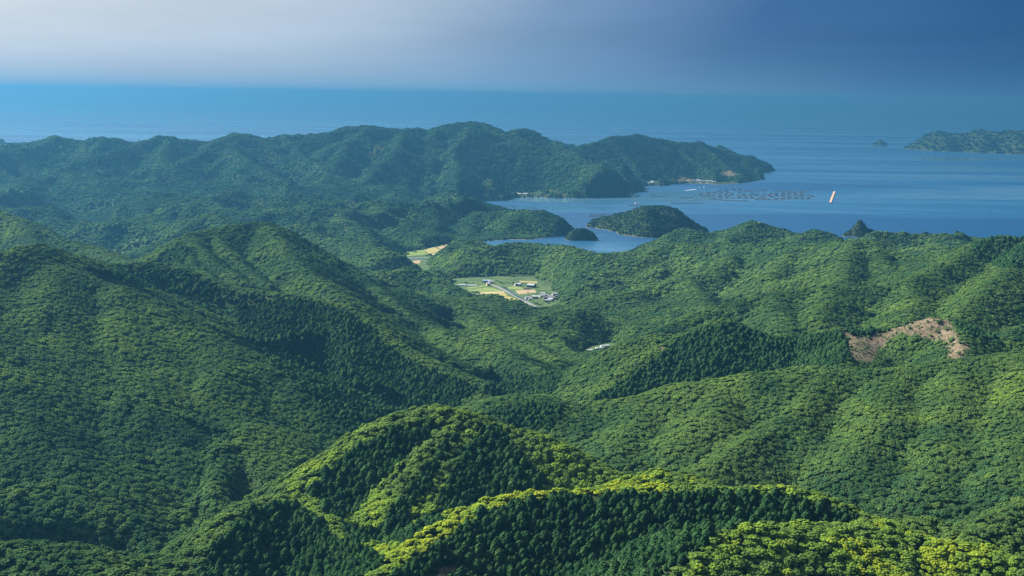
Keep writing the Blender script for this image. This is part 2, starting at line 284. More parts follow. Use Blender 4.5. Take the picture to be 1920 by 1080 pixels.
for tw in [[(938, 370.5), (960, 369), (1010, 368.4), (1060, 370.5)], [(1128, 346.5), (1170, 346), (1200, 347)], [(1205, 347.3), (1232, 346.4), (1242, 344.3), (1310, 342.8), (1345, 345.5), (1380, 343.6)]]:
    Q_ = np.array([gz(*p_)[:2] for p_ in tw]); FLATS.append((np.concatenate([Q_ + [0, 5], (Q_ + [0, 85])[::-1]]), 2.6))
def ridge_height(X, Y, R):
    P, slope, r, amp, lam, seed = R
    h = np.full(X.shape, -1e9)
    lo = P[:, :2].min(0) - 1.0; hi = P[:, :2].max(0) + 1.0
    reach = (P[:, 2].max() + 40) / (slope * (1 - min(0.7, 1.6 * amp))) + r
    m = (X > lo[0] - reach) & (X < hi[0] + reach) & (Y > lo[1] - reach) & (Y < hi[1] + reach)
    if not m.any():
        return h
    x, y = X[m], Y[m]
    best = np.full(x.shape, -1e9)
    s0 = 0.0
    # bend the ribs a little, so that they do not run straight down
    wx = fbm(x / 170.0, y / 170.0, seed, 2); 
    rr = random.Random(seed)
    ph = [rr.uniform(0, 6.28) for _ in range(4)]
    for i in range(len(P) - 1):
        a, b = P[i], P[i + 1]
        e = b[:2] - a[:2]; L = math.hypot(*e)
        raw = ((x - a[0]) * e[0] + (y - a[1]) * e[1]) / (L * L); t = np.clip(raw, 0, 1)
        past = np.where(raw < 0, -raw, 0) * L * (i == 0) + np.where(raw > 1, raw - 1, 0) * L * (i == len(P) - 2)
        dx, dy = x - a[0] - t * e[0], y - a[1] - t * e[1]
        d = np.sqrt(dx * dx + dy * dy)
        side = np.sign(e[0] * dy - e[1] * dx)
        s = s0 + t * L + wx * np.minimum(d, 250) * 0.45 + side * 37.0
        k = 6.2832 / lam
        rib = 1.6 * (0.5 * np.sin(s * k + ph[0]) + 0.33 * np.sin(s * k * 1.71 + ph[1]) + 0.3 * np.sin(s * k * 0.53 + ph[2]) + 0.18 * np.sin(s * k * 3.1 + ph[3]))
        drop = (np.sqrt(d * d + r * r) - r) * slope * np.maximum(0.35, 1 + amp * rib * np.exp(-past / 25.0))
        drop = np.where(drop > 90, 90 + (drop - 90) * 0.9, drop)
        best = np.maximum(best, a[2] + (b[2] - a[2]) * t - drop)
        s0 += L
    h[m] = best
    return h

def height(X, Y):
    sd = poly_sd(X, Y, COAST)
    inl = np.clip((-sd - 40) / 260, 0, 1)
    floor = np.where(sd < 0, 3.0 + np.minimum(-sd * 0.03, 4.0), -np.minimum(sd * 0.2, 25.0))
    floor = floor + np.clip((2650 - Y) * 0.017, 0, 60)
    # low wooded hills that fill the land between the traced ridges
    wxx, wyy = X + 60 * fbm(X / 300, Y / 300, 71, 2), Y + 60 * fbm(X / 300, Y / 300, 77, 2)
    rg = 1 - np.abs(fbm(wxx / 330, wyy / 330, 41, 4)) * 2.2
    rg2 = 1 - np.abs(fbm(wxx / 620, wyy / 620, 47, 4)) * 2.2
    amp = np.interp(Y, [900, 1500, 2500, 3000, 3600, 4400, 5000, 6500], [10, 22, 30, 42, 75, 95, 120, 120])
    mix = np.clip((Y - 4000) / 900, 0, 1)
    floor = floor + inl * amp * np.clip(rg * (1 - mix) + rg2 * mix, 0, 1)
    h = np.full(X.shape, -1e9)
    for R in RIDGES:
        h = np.maximum(h, ridge_height(X, Y, R))
    # fine gullies and knolls, none where the slope meets the crest
    far = np.clip((Y - 4300) / 1500, 0, 1)
    h = h + fbm(X / 90, Y / 90, 5, 4) * (3.0 + 7 * far)
    g = 1 - np.abs(fbm(X / 210, Y / 210, 23, 3)) * 2
    h = h + (g - 0.5) * 5 * (0.4 + far)
    h = h - np.where(sd > 0, sd * 0.9, 0)
    # soft join with the valley floor
    k = 9.0
    m = np.maximum(h, floor); q = np.clip(1 - np.abs(h - floor) / k, 0, 1)
    h = m + q * q * k * 0.25
    for P, z in FLATS:
        f = poly_sd(X, Y, P)
        h = np.where(f < 0, z, np.minimum(h, z + f * 0.75))
        h = np.where((f >= 0) & (f < 30), np.maximum(h, z - f * 0.4), h)
    return h

# the sheet of land: rows by depth, denser near by
NA, NR = 460, 560
A0, A1, Y0, Y1 = -0.56, 0.56, 420.0, 9300.0
aa = np.linspace(A0, A1, NA); ll = np.linspace(math.log(Y0), math.log(Y1), NR)
AG, LG = np.meshgrid(aa, ll)
YG = np.exp(LG); XG = AG * YG
HG = height(XG, YG)
def land_z(X, Y):
    a = (X / Y - A0) / (A1 - A0) * (NA - 1); l = (np.log(Y) - math.log(Y0)) / (math.log(Y1) - math.log(Y0)) * (NR - 1)
    i = np.clip(np.floor(a).astype(int), 0, NA - 2); j = np.clip(np.floor(l).astype(int), 0, NR - 2)
    f, g = np.clip(a - i, 0, 1), np.clip(l - j, 0, 1)
    return (HG[j, i] * (1 - f) + HG[j, i + 1] * f) * (1 - g) + (HG[j + 1, i] * (1 - f) + HG[j + 1, i + 1] * f) * g

def mesh_obj(name, verts, faces, mat=None, parent=None, smooth=False):
    me = bpy.data.meshes.new(name)
    v = np.asarray(verts, np.float32)
    f = np.asarray(faces, np.int32) if not isinstance(faces, list) else faces
    if isinstance(f, np.ndarray):
        n, k = f.shape
        me.vertices.add(len(v)); me.vertices.foreach_set('co', v.ravel())
        me.loops.add(n * k); me.loops.foreach_set('vertex_index', f.ravel())
        me.polygons.add(n); me.polygons.foreach_set('loop_start', np.arange(0, n * k, k, dtype=np.int32))
        me.update(calc_edges=True)
    else:
        me.from_pydata([tuple(map(float, p)) for p in v], [], f); me.update()
    if smooth:
        me.polygons.foreach_set('use_smooth', np.ones(len(me.polygons), bool))
    for m in (mat if isinstance(mat, (list, tuple)) else [mat]):
        if m: me.materials.append(m)
    o = bpy.data.objects.new(name, me); COL.objects.link(o)
    o.parent = parent
    return o
def grid_faces(nr, nc):
    j, i = np.meshgrid(np.arange(nr - 1), np.arange(nc - 1), indexing='ij')
    a = (j * nc + i).ravel()
    return np.stack([a, a + 1, a + nc + 1, a + nc], 1)
def tag(o, label=None, cat=None, group=None, kind=None):
    for k, v in (('label', label), ('category', cat), ('group', group), ('kind', kind)):
        if v: o[k] = v
    return o

def new_mat(name):
    m = bpy.data.materials.new(name); m.use_nodes = True
    return m, m.node_tree.nodes, m.node_tree.links
def simple(name, col, rough=0.9):
    m, n, l = new_mat(name)
    b = n['Principled BSDF']; b.inputs['Base Color'].default_value = (*col, 1); b.inputs['Roughness'].default_value = rough
    return m

# ---------------------------------------------------------------- materials
def mix_node(n, mode='MIX', fac=None):
    k = n.new('ShaderNodeMix'); k.data_type = 'RGBA'; k.blend_type = mode
    if fac is not None: k.inputs[0].default_value = fac
    return k
def ramp_node(n, stops):
    r = n.new('ShaderNodeValToRGB')
    e = r.color_ramp.elements
    while len(e) < len(stops): e.new(0.5)
    for k, (p, c) in enumerate(stops):
        e[k].position = p; e[k].color = (*c, 1) if len(c) == 3 else c
    return r
def leaf_mat(name, stops, transl, nscale):
    """foliage: colour by the tree's own tint, mottled, part of the light passing through"""
    m, n, l = new_mat(name)
    out = n['Material Output']; n.remove(n['Principled BSDF'])
    at = n.new('ShaderNodeAttribute'); at.attribute_type = 'INSTANCER'; at.attribute_name = 'tint'
    rp = ramp_node(n, stops)
    l.new(at.outputs['Fac'], rp.inputs[0])
    tc = n.new('ShaderNodeTexCoord'); nz = n.new('ShaderNodeTexNoise')
    nz.inputs['Scale'].default_value = nscale; nz.inputs['Detail'].default_value = 3
    l.new(tc.outputs['Object'], nz.inputs['Vector'])
    mr = n.new('ShaderNodeMapRange'); mr.inputs[1].default_value = 0.3; mr.inputs[2].default_value = 0.7
    mr.inputs[3].default_value = 0.55; mr.inputs[4].default_value = 1.45
    l.new(nz.outputs['Fac'], mr.inputs[0])
    mu = mix_node(n, 'MULTIPLY', 1.0)
    l.new(rp.outputs[0], mu.inputs[6]); l.new(mr.outputs[0], mu.inputs[7])
    d = n.new('ShaderNodeBsdfDiffuse'); t = n.new('ShaderNodeBsdfTranslucent')
    l.new(mu.outputs[2], d.inputs[0])
    hs = n.new('ShaderNodeHueSaturation'); hs.inputs['Value'].default_value = 1.3; hs.inputs['Saturation'].default_value = 1.1
    l.new(mu.outputs[2], hs.inputs['Color']); l.new(hs.outputs[0], t.inputs[0])
    ms = n.new('ShaderNodeMixShader'); ms.inputs[0].default_value = transl
    l.new(d.outputs[0], ms.inputs[1]); l.new(t.outputs[0], ms.inputs[2]); l.new(ms.outputs[0], out.inputs[0])
    return m
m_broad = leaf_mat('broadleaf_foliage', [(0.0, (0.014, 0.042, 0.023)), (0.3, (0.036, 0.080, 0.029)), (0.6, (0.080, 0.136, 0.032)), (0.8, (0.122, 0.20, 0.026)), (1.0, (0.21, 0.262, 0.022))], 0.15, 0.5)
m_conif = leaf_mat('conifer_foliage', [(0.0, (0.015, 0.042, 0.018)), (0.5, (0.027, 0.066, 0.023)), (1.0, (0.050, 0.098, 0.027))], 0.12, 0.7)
m_bark = simple('bark', (0.07, 0.05, 0.035))

# ground: leaf litter and undergrowth, bare earth where it was cut, rock at the shore
m_soil, n, l = new_mat('hill_ground')
b = n['Principled BSDF']; b.inputs['Roughness'].default_value = 1.0; b.inputs['Specular IOR Level'].default_value = 0.1
geo = n.new('ShaderNodeNewGeometry')
nz = n.new('ShaderNodeTexNoise'); nz.inputs['Scale'].default_value = 0.06; nz.inputs['Detail'].default_value = 6
l.new(geo.outputs['Position'], nz.inputs['Vector'])
r_ = ramp_node(n, [(0.35, (0.016, 0.030, 0.010)), (0.65, (0.035, 0.055, 0.016))]); l.new(nz.outputs['Fac'], r_.inputs[0])
nz2 = n.new('ShaderNodeTexNoise'); nz2.inputs['Scale'].default_value = 0.22; nz2.inputs['Detail'].default_value = 8; nz2.inputs['Roughness'].default_value = 0.7
l.new(geo.outputs['Position'], nz2.inputs['Vector'])
r2_ = ramp_node(n, [(0.36, (0.045, 0.05, 0.022)), (0.48, (0.10, 0.08, 0.05)), (0.66, (0.20, 0.155, 0.11))]); l.new(nz2.outputs['Fac'], r2_.inputs[0])
ab = n.new('ShaderNodeAttribute'); ab.attribute_name = 'bare'
mx = mix_node(n); l.new(ab.outputs['Fac'], mx.inputs[0]); l.new(r_.outputs[0], mx.inputs[6]); l.new(r2_.outputs[0], mx.inputs[7])
sx = n.new('ShaderNodeSeparateXYZ'); l.new(geo.outputs['Position'], sx.inputs[0])
mr = n.new('ShaderNodeMapRange'); mr.inputs[1].default_value = 1.6; mr.inputs[2].default_value = 0.8; l.new(sx.outputs[2], mr.inputs[0])
mx2 = mix_node(n); mx2.inputs[7].default_value = (0.10, 0.09, 0.075, 1)
l.new(mr.outputs[0], mx2.inputs[0]); l.new(mx.outputs[2], mx2.inputs[6]); l.new(mx2.outputs[2], b.inputs['Base Color'])
bp = n.new('ShaderNodeBump'); bp.inputs['Strength'].default_value = 0.6; bp.inputs['Distance'].default_value = 2.0
l.new(nz2.outputs['Fac'], bp.inputs['Height']); l.new(bp.outputs[0], b.inputs['Normal'])

# water: dark body, fine wind ripple, long smooth slicks between ruffled lanes
m_sea, n, l = new_mat('sea_water')
b = n['Principled BSDF']
b.inputs['IOR'].default_value = 1.33
b.inputs['Specular Tint'].default_value = (0.42, 0.78, 1.0, 1)
geo = n.new('ShaderNodeNewGeometry')
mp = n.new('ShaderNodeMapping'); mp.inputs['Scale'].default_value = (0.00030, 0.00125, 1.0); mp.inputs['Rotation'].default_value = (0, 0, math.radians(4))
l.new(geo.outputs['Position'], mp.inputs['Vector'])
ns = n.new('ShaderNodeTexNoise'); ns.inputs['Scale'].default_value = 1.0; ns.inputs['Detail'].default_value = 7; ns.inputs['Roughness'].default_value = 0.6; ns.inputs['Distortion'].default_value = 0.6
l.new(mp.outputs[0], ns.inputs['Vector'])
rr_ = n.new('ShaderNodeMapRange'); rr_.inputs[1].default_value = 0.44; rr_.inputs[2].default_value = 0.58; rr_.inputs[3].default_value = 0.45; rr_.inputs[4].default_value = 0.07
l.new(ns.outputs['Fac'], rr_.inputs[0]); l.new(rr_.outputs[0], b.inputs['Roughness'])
wr = ramp_node(n, [(0.42, (0.001, 0.036, 0.10)), (0.52, (0.014, 0.076, 0.155)), (0.60, (0.075, 0.17, 0.26))]); l.new(ns.outputs['Fac'], wr.inputs[0]); l.new(wr.outputs[0], b.inputs['Base Color'])  # slicks paled in the base colour to imitate their sky reflection

# ---------------------------------------------------------------- land and sea
def zone_poly(pts):
    P = np.array(pts, float)
    return lambda u, v: poly_sd(np.asarray(u, float), np.asarray(v, float), P)
Z_CUT = [zone_poly([(1580, 628), (1600, 632), (1650, 631), (1668, 622), (1690, 612), (1712, 600), (1735, 594), (1770, 597), (1783, 612), (1795, 635), (1812, 652), (1805, 672), (1790, 686), (1775, 684), (1786, 660), (1770, 640), (1745, 632), (1715, 628), (1690, 622), (1665, 635), (1655, 650), (1640, 664), (1625, 678), (1600, 676), (1592, 655)])]
Z_TAN = [(zone_poly([(1236, 652), (1246, 650), (1246, 660), (1238, 660)]), 1400, 1720), (zone_poly([(820, 1062), (880, 1058), (900, 1085), (815, 1085)]), 700, 900),
         (zone_poly([(1346, 323), (1368, 320), (1386, 328), (1352, 331)]), 6800, 7400), (zone_poly([(1268, 324), (1285, 326), (1295, 337), (1268, 337)]), 6500, 7100)]
PT = np.stack([XG, YG, HG], -1).reshape(-1, 3)
UG, VG = proj(PT)
def bare_at(P, u, v):
    w = 5 * fbm(P[:, 0] / 12, P[:, 1] / 12, 61, 3)
    b = np.zeros(len(P))
    sel = (P[:, 1] > 1400) & (P[:, 1] < 1640) & (u > 1500)
    if sel.any():
        b[sel] = np.clip(0.5 - (Z_CUT[0](u[sel], v[sel] ) + w[sel] - 4) / 4, 0, 1)
    for z, ya, yb in Z_TAN:
        s_ = (P[:, 1] > ya) & (P[:, 1] < yb)
        if s_.any():
            k = np.zeros(len(P)); k[s_] = np.clip(0.5 - (z(u[s_], v[s_]) + w[s_] * 0.6) / 4, 0, 1)
            b = np.maximum(b, k)
    return b
land = mesh_obj('terrain', PT, grid_faces(NR, NA), m_soil, smooth=True)
at_ = land.data.attributes.new('bare', 'FLOAT', 'POINT')
at_.data.foreach_set('value', bare_at(PT, UG, VG).astype(np.float32))
tag(land, 'steep wooded hills and valleys falling to the bay', kind='structure')
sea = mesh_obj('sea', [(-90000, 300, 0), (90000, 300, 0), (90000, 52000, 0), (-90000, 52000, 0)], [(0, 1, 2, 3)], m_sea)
tag(sea, 'blue open sea and bay', kind='structure')

# islands: each its own sheet
ISL = []     # (x0, x1, y0, y1, grid arrays) for planting
def island(name, label, ridges, step, tz=5.0, rock=0.0, seed=1):
    global RIDGES
    keep = RIDGES; RIDGES = []
    for pts, slope, r in ridges:
        P = np.array([px(*p) for p in pts]); P[:, 2] -= tz
        RIDGES.append((P, slope, r, 0.18, 90, seed * 13))
    mine = RIDGES; RIDGES = keep
    A = np.concatenate([m_[0] for m_ in mine])
    reach = A[:, 2].max() / min(m_[1] for m_ in mine) * 1.5 + 40
    x0, y0 = A[:, 0].min() - reach, A[:, 1].min() - reach
    x1, y1 = A[:, 0].max() + reach, A[:, 1].max() + reach
    xs, ys = np.arange(x0, x1, step), np.arange(y0, y1, step)
    X, Y = np.meshgrid(xs, ys)
    h = np.full(X.shape, -1e9)
    for m_ in mine: h = np.maximum(h, ridge_height(X, Y, m_))
    h = h + fbm(X / (9 * step), Y / (9 * step), seed + 50, 4) * (step * 0.7 + rock)
    h = np.where(h < 3, h * 2.2 - 3.6, h)          # small sea cliff
    h = np.maximum(h, -6)
    fc = grid_faces(len(ys), len(xs))
    keepf = (h.ravel()[fc] > -5.9).any(1)
    fc = fc[keepf]
    used = np.unique(fc); remap = -np.ones(h.size, int); remap[used] = np.arange(len(used))
    o = mesh_obj(name, np.stack([X, Y, h], -1).reshape(-1, 3)[used], remap[fc], m_soil, smooth=True)
    o.data.attributes.new('bare', 'FLOAT', 'POINT')
    tag(o, label, kind='structure')
    ISL.append((x0, y0, step, h))
    return o
island('island', 'dark wooded island with a long low tail in the bay', [([(1118, 408, 4330), (1135, 403, 4320), (1165, 396, 4290), (1195, 388, 4250), (1220, 383, 4220), (1245, 382, 4200), (1265, 389, 4180), (1280, 402, 4170), (1286, 412, 4160)], 1.0, 12), ([(1215, 386, 4190), (1212, 402, 4120), (1216, 418, 4060)], 0.8, 14)], 7)
island('islet', 'small round wooded islet between the peninsula and the island', [([(1074, 429, 3925), (1085, 426, 3925), (1098, 426, 3925), (1108, 430, 3925)], 1.5, 8)], 4, seed=3)
island('rock_islet', 'pointed dark rock islet standing off the near coast', [([(1606, 420, 4150), (1613, 411, 4150), (1618, 416, 4150)], 1.5, 3), ([(1596, 430, 4150), (1612, 424, 4150), (1634, 430, 4140)], 0.9, 4)], 3, tz=2.0, rock=3, seed=5)
island('islet', 'tiny lone islet far out on the open sea', [([(1642, 266, 12800), (1650, 262, 12800), (1657, 266, 12800)], 0.8, 8)], 8, tz=3, rock=2, seed=7)
island('island', 'long hilly island at the right edge far out at sea', [([(1732, 260, 11900), (1746, 247, 11900), (1760, 242, 11900), (1785, 248, 11800), (1800, 250, 11700), (1812, 247, 11700), (1830, 240, 11700), (1850, 243, 11600), (1872, 248, 11500), (1895, 242, 11500), (1920, 243, 11400), (1980, 236, 11300), (2080, 250, 11200)], 0.9, 16),
       ([(1830, 242, 11680), (1850, 262, 11300)], 0.6, 14), ([(1900, 244, 11480), (1925, 266, 11000)], 0.6, 14), ([(1760, 244, 11880), (1775, 260, 11500)], 0.6, 14)], 24, seed=9)

# ---------------------------------------------------------------- trees
def ico(sub):
    t = (1 + 5 ** 0.5) / 2
    v = [(-1, t, 0), (1, t, 0), (-1, -t, 0), (1, -t, 0), (0, -1, t), (0, 1, t), (0, -1, -t), (0, 1, -t), (t, 0, -1), (t, 0, 1), (-t, 0, -1), (-t, 0, 1)]
    f = [(0, 11, 5), (0, 5, 1), (0, 1, 7), (0, 7, 10), (0, 10, 11), (1, 5, 9), (5, 11, 4), (11, 10, 2), (10, 7, 6), (7, 1, 8), (3, 9, 4), (3, 4, 2), (3, 2, 6), (3, 6, 8), (3, 8, 9), (4, 9, 5), (2, 4, 11), (6, 2, 10), (8, 6, 7), (9, 8, 1)]
    v = [np.array(p) / np.linalg.norm(p) for p in v]
    for _ in range(sub):
        c, nf = {}, []
        def mid(a, b):
            k = (min(a, b), max(a, b))
            if k not in c:
                p = v[a] + v[b]; v.append(p / np.linalg.norm(p)); c[k] = len(v) - 1
            return c[k]
        for a, b_, d in f:
            ab_, bd, da = mid(a, b_), mid(b_, d), mid(d, a)
            nf += [(a, ab_, da), (b_, bd, ab_), (d, da, bd), (ab_, bd, da)]
        f = nf
    return np.array(v), np.array(f)
ICO = [ico(0), ico(1)]
class Tri:
    def __init__(self): self.v, self.f, self.n = [], [], 0
    def add(self, v, f):
        self.v.append(v); self.f.append(f + self.n); self.n += len(v)
    def blob(self, c, r, R, sub, jit=0.22):
        v, f = ICO[sub]
        v = v * (1 + R.uniform(-jit, jit, (len(v), 1))) * np.array(r) + np.array(c)
        self.add(v, f)
    def leaves(self, C, N, size, R):
        """one small leaf spray at each point, roughly facing outwards"""
        k = len(C)
        nn = N + R.normal(0, 0.35, (k, 3)); nn /= np.linalg.norm(nn, axis=1)[:, None]
        a = np.cross(nn, R.normal(0, 1, (k, 3))); a /= np.linalg.norm(a, axis=1)[:, None] + 1e-9
        b_ = np.cross(nn, a)
        s = size * R.uniform(0.6, 1.4, (k, 1))
        v = np.stack([C - a * s, C + b_ * s * 0.6, C + a * s, C - b_ * s * 0.6], 1).reshape(-1, 3)
        q = np.arange(k)[:, None] * 4
        self.add(v, np.concatenate([q + np.array([0, 1, 2]), q + np.array([0, 2, 3])]))
    def out(self): return np.concatenate(self.v), np.concatenate(self.f)
def broad_crown(seed, nb, sub, nl):
    """wide cauliflower crown of an evergreen broadleaf, about 8 m across, its top 9 m above the ground"""
    R = np.random.default_rng(seed); T = Tri()
    rx, ry, rz = R.uniform(3.4, 4.3), R.uniform(3.4, 4.3), R.uniform(2.7, 3.5)
    c = np.array([0, 0, 5.6])
    T.blob(c + [0, 0, -0.6], (rx * 0.78, ry * 0.78, rz * 0.75), R, 1, 0.12)
    g = math.pi * (3 - 5 ** 0.5)
    for k in range(nb):
        z = 1 - 1.25 * (k + 0.5) / nb; rad = math.sqrt(max(0, 1 - z * z)); a = k * g + R.uniform(-0.3, 0.3)
        d = np.array([math.cos(a) * rad, math.sin(a) * rad, z])
        s = R.uniform(0.78, 1.06)
        p = c + d * np.array([rx, ry, rz]) * 0.78 * s
        q = R.uniform(0.8, 1.45) * math.sqrt(16 / nb)
        T.blob(p, (q, q, q * 0.78), R, sub)
        if nl:
            w = R.normal(0, 1, (nl, 3)); w[:, 2] = np.abs(w[:, 2]) * 0.9 - 0.25; w += d * 0.8; w /= np.linalg.norm(w, axis=1)[:, None]
            T.leaves(p + w * np.array([q, q, q * 0.78]) * 1.05, w, 0.34, R)
    return T.out()
def conif_crown(seed, nt, sub, nl):
    """full bullet-shaped crown of a plantation cedar, about 5 m across and 14 m tall"""
    R = np.random.default_rng(seed); T = Tri()
    H0, H1, W = 1.0, R.uniform(8.0, 10.0), R.uniform(2.4, 2.9)
    T.blob((0, 0, H0 + (H1 - H0) * 0.42), (W * 0.62, W * 0.62, (H1 - H0) * 0.47), R, 1, 0.06)
    prof = lambda t: W * max(0.06, 1 - t ** 2.6) ** 0.75 * (0.85 + 0.15 * min(1, t * 5))
    for k in range(nt):
        t = ((k + 0.5) / nt) ** 0.95
        z = H0 + (H1 - H0) * t; w = prof(t)
        m_ = max(1, int(round(1 + w * 2.1)))
        a0 = R.uniform(0, 6.28)
        for j in range(m_):
            a = a0 + 6.283 * j / m_ + R.uniform(-0.25, 0.25)
            q = w * R.uniform(0.85, 1.1)
            d = np.array([math.cos(a), math.sin(a), 0])
            p = d * q * 0.66 + [0, 0, z - 0.25 * q]
            sz = 0.46 * w + 0.32
            T.blob(p, (sz, sz, sz * 1.25), R, sub, 0.25)
            if nl:
                ww = R.normal(0, 1, (nl, 3)) + d * 0.9 + [0, 0, 0.3]; ww /= np.linalg.norm(ww, axis=1)[:, None]
                T.leaves(p + ww * np.array([sz, sz, sz * 1.25]) * 1.05, ww, 0.27, R)
    T.blob((0, 0, H1 - 0.5), (0.55, 0.55, 0.8), R, 0, 0.2)
    return T.out()
def trunk_mesh(h, r, limbs, seed):
    R = np.random.default_rng(seed); T = Tri()
    def tube(p, q, ra, rb, k=6):
        p, q = np.array(p, float), np.array(q, float)
        d = (q - p) / np.linalg.norm(q - p)
        a = np.cross(d, [0.3, 0.9, 0.1]); a /= np.linalg.norm(a); b_ = np.cross(d, a)
        th = np.arange(k) * 6.2832 / k
        ring = np.cos(th)[:, None] * a + np.sin(th)[:, None] * b_
        v = np.concatenate([p + ring * ra, q + ring * rb]); i = np.arange(k); j = (i + 1) % k
        T.add(v, np.concatenate([np.stack([i, j, j + k], 1), np.stack([i, j + k, i + k], 1)]))
    tube((0, 0, -1.5), (0, 0, h * 0.5), r, r * 0.75); tube((0, 0, h * 0.5), (0, 0, h), r * 0.75, r * 0.3)
    for k in range(limbs):
        a = k * 2.4 + R.uniform(0, 1); z = h * R.uniform(0.4, 0.75)
        tube((0, 0, z), (math.cos(a) * h * 0.3, math.sin(a) * h * 0.3, z + h * 0.28), r * 0.45, r * 0.15, 5)
    return T.out()
def raw_mesh(name, v, f, mats, mi=None):
    o = mesh_obj(name, v, f, mats); COL.objects.unlink(o)
    if mi is not None: o.data.polygons.foreach_set('material_index', mi)
    return o
# shared meshes for the trees that stand as single objects
BT, CT = trunk_mesh(5.6, 0.28, 4, 1), trunk_mesh(7.5, 0.22, 0, 2)
me_btrunk = raw_mesh('broadleaf_trunk', *BT, m_bark).data; me_ctrunk = raw_mesh('conifer_trunk', *CT, m_bark).data
B_NEAR = [broad_crown(100 + k, 17, 1, 24) for k in range(6)]
C_NEAR = [conif_crown(200 + k, 8, 0, 9) for k in range(5)]
me_bcrown = [raw_mesh('broadleaf_crown', v, f, m_broad).data for v, f in B_NEAR]
me_ccrown = [raw_mesh('conifer_crown', v, f, m_conif).data for v, f in C_NEAR]
# whole-tree prototypes for the mass of the forest
def proto_collection(name, items, trunk, leaf):
    c = bpy.data.collections.new(name)
    for k, (v, f) in enumerate(items):
        n0 = len(v)
        vv = np.concatenate([v, trunk[0]]); ff = np.concatenate([f, trunk[1] + n0])
        mi = np.concatenate([np.zeros(len(f), np.int32), np.ones(len(trunk[1]), np.int32)])
        c.objects.link(raw_mesh('%s_%02d' % (name, k), vv, ff, [leaf, m_bark], mi))
    return c
B_MID = [broad_crown(300 + k, 11, 0, 14) for k in range(5)]
B_FAR = [broad_crown(400 + k, 7, 0, 0) for k in range(4)]
C_MID = [conif_crown(500 + k, 6, 0, 0) for k in range(3)]
pb = proto_collection('broadleaf_kind', B_NEAR + B_MID + B_FAR, BT, m_broad)      # 0-5, 6-10, 11-14
pc = proto_collection('conifer_kind', C_NEAR + C_MID, CT, m_conif)               # 0-4, 5-7

# where conifers were planted (traced slopes, kept to their depth)
Z_CON = [(zone_poly([(700, 1100), (740, 1068), (800, 1026), (850, 985), (900, 958), (960, 934), (1040, 924), (1200, 920), (1330, 922), (1440, 918), (1530, 930), (1580, 950), (1612, 962), (1590, 976), (1530, 974), (1470, 978), (1400, 984), (1345, 1000), (1300, 1030), (1250, 1075), (1240, 1120), (700, 1120)]), 690, 915),
         (zone_poly([(575, 915), (620, 878), (670, 838), (730, 806), (765, 798), (810, 790), (825, 796), (796, 820), (762, 855), (728, 890), (698, 925), (672, 955), (640, 972), (610, 955), (590, 935)]), 930, 1150),
         (zone_poly([(850, 808), (855, 815), (832, 845), (800, 895), (780, 935), (765, 985), (705, 1000), (730, 960), (775, 905), (812, 855), (840, 820)]), 930, 1150),
         (zone_poly([(905, 795), (935, 797), (965, 830), (1000, 880), (1040, 905), (990, 915), (920, 930), (850, 965), (815, 970), (825, 930), (856, 875), (888, 828)]), 900, 1140),
         (zone_poly([(640, 985), (700, 990), (800, 975), (850, 965), (770, 1010), (700, 1015), (650, 1005)]), 830, 960),
         (zone_poly([(470, 950), (540, 945), (590, 960), (620, 1000), (680, 1025), (730, 1045), (690, 1078), (640, 1110), (350, 1110), (400, 1020)]), 760, 990),
         (zone_poly([(160, 500), (230, 505), (300, 500), (345, 505), (380, 522), (420, 540), (470, 546), (560, 558), (640, 575), (690, 605), (720, 640), (760, 668), (840, 700), (900, 720), (860, 760), (790, 790), (700, 810), (655, 810), (600, 760), (540, 700), (470, 640), (450, 610), (440, 570), (380, 560), (300, 540), (220, 520)]), 1300, 1790),
         (zone_poly([(280, 490), (300, 475), (345, 450), (360, 465), (345, 490)]), 1950, 2250),
         (zone_poly([(1200, 690), (1240, 660), (1270, 632), (1330, 606), (1360, 598), (1400, 612), (1450, 630), (1540, 622), (1575, 616), (1592, 660), (1585, 680), (1500, 684), (1420, 692), (1330, 706), (1230, 728), (1150, 745), (1110, 745), (1160, 712)]), 1400, 1660),
         (zone_poly([(1585, 612), (1660, 614), (1730, 592), (1780, 590), (1730, 594), (1690, 608), (1660, 624), (1600, 628)]), 1560, 1680),
         (zone_poly([(1780, 592), (1830, 605), (1880, 640), (1850, 632), (1800, 615)]), 1540, 1680),
         (zone_poly([(1000, 745), (1050, 755), (1060, 780), (1020, 800), (960, 790), (940, 770)]), 1200, 1345),
         (zone_poly([(1820, 455), (1860, 442), (1900, 440), (1940, 450), (1940, 500), (1880, 500), (1830, 480)]), 2150, 2450),
         (zone_poly([(930, 690), (1000, 700), (1060, 690), (1040, 730), (960, 740), (900, 735)]), 1400, 1900)]

def plant(cells):
    P = []
    for ya, yb, c in cells:
        mg = 0.42 if yb < 1800 else 0.385; w = mg * yb + 40
        nx, ny = int(2 * w / c), int((yb - ya) / c)
        gx, gy = np.meshgrid(np.arange(nx), np.arange(ny))
        x = -w + (gx + 0.5 + 0.25 * (gy % 2) + rng.uniform(-0.36, 0.36, gx.shape)) * c
        y = ya + (gy + 0.5 + rng.uniform(-0.36, 0.36, gx.shape)) * c
        x, y = x.ravel(), y.ravel()
        k = (np.abs(x) < mg * y + 30) & (y > ya) & (y < yb)
        P.append(np.stack([x[k], y[k], np.full(k.sum(), c)], 1))
    return np.concatenate(P)
CELLS = [(690, 1120, 2.3), (1120, 1720, 2.45), (1720, 2500, 3.7), (2500, 4300, 5.1), (4300, 8900, 8.5)]
S = plant(CELLS)
sx_, sy_, cell = S[:, 0], S[:, 1], S[:, 2]
sz_ = land_z(sx_, sy_)
ok = sz_ > 1.4
wood_ = np.clip(fbm(sx_ / 22, sy_ / 22, 95, 3), 0, 1)
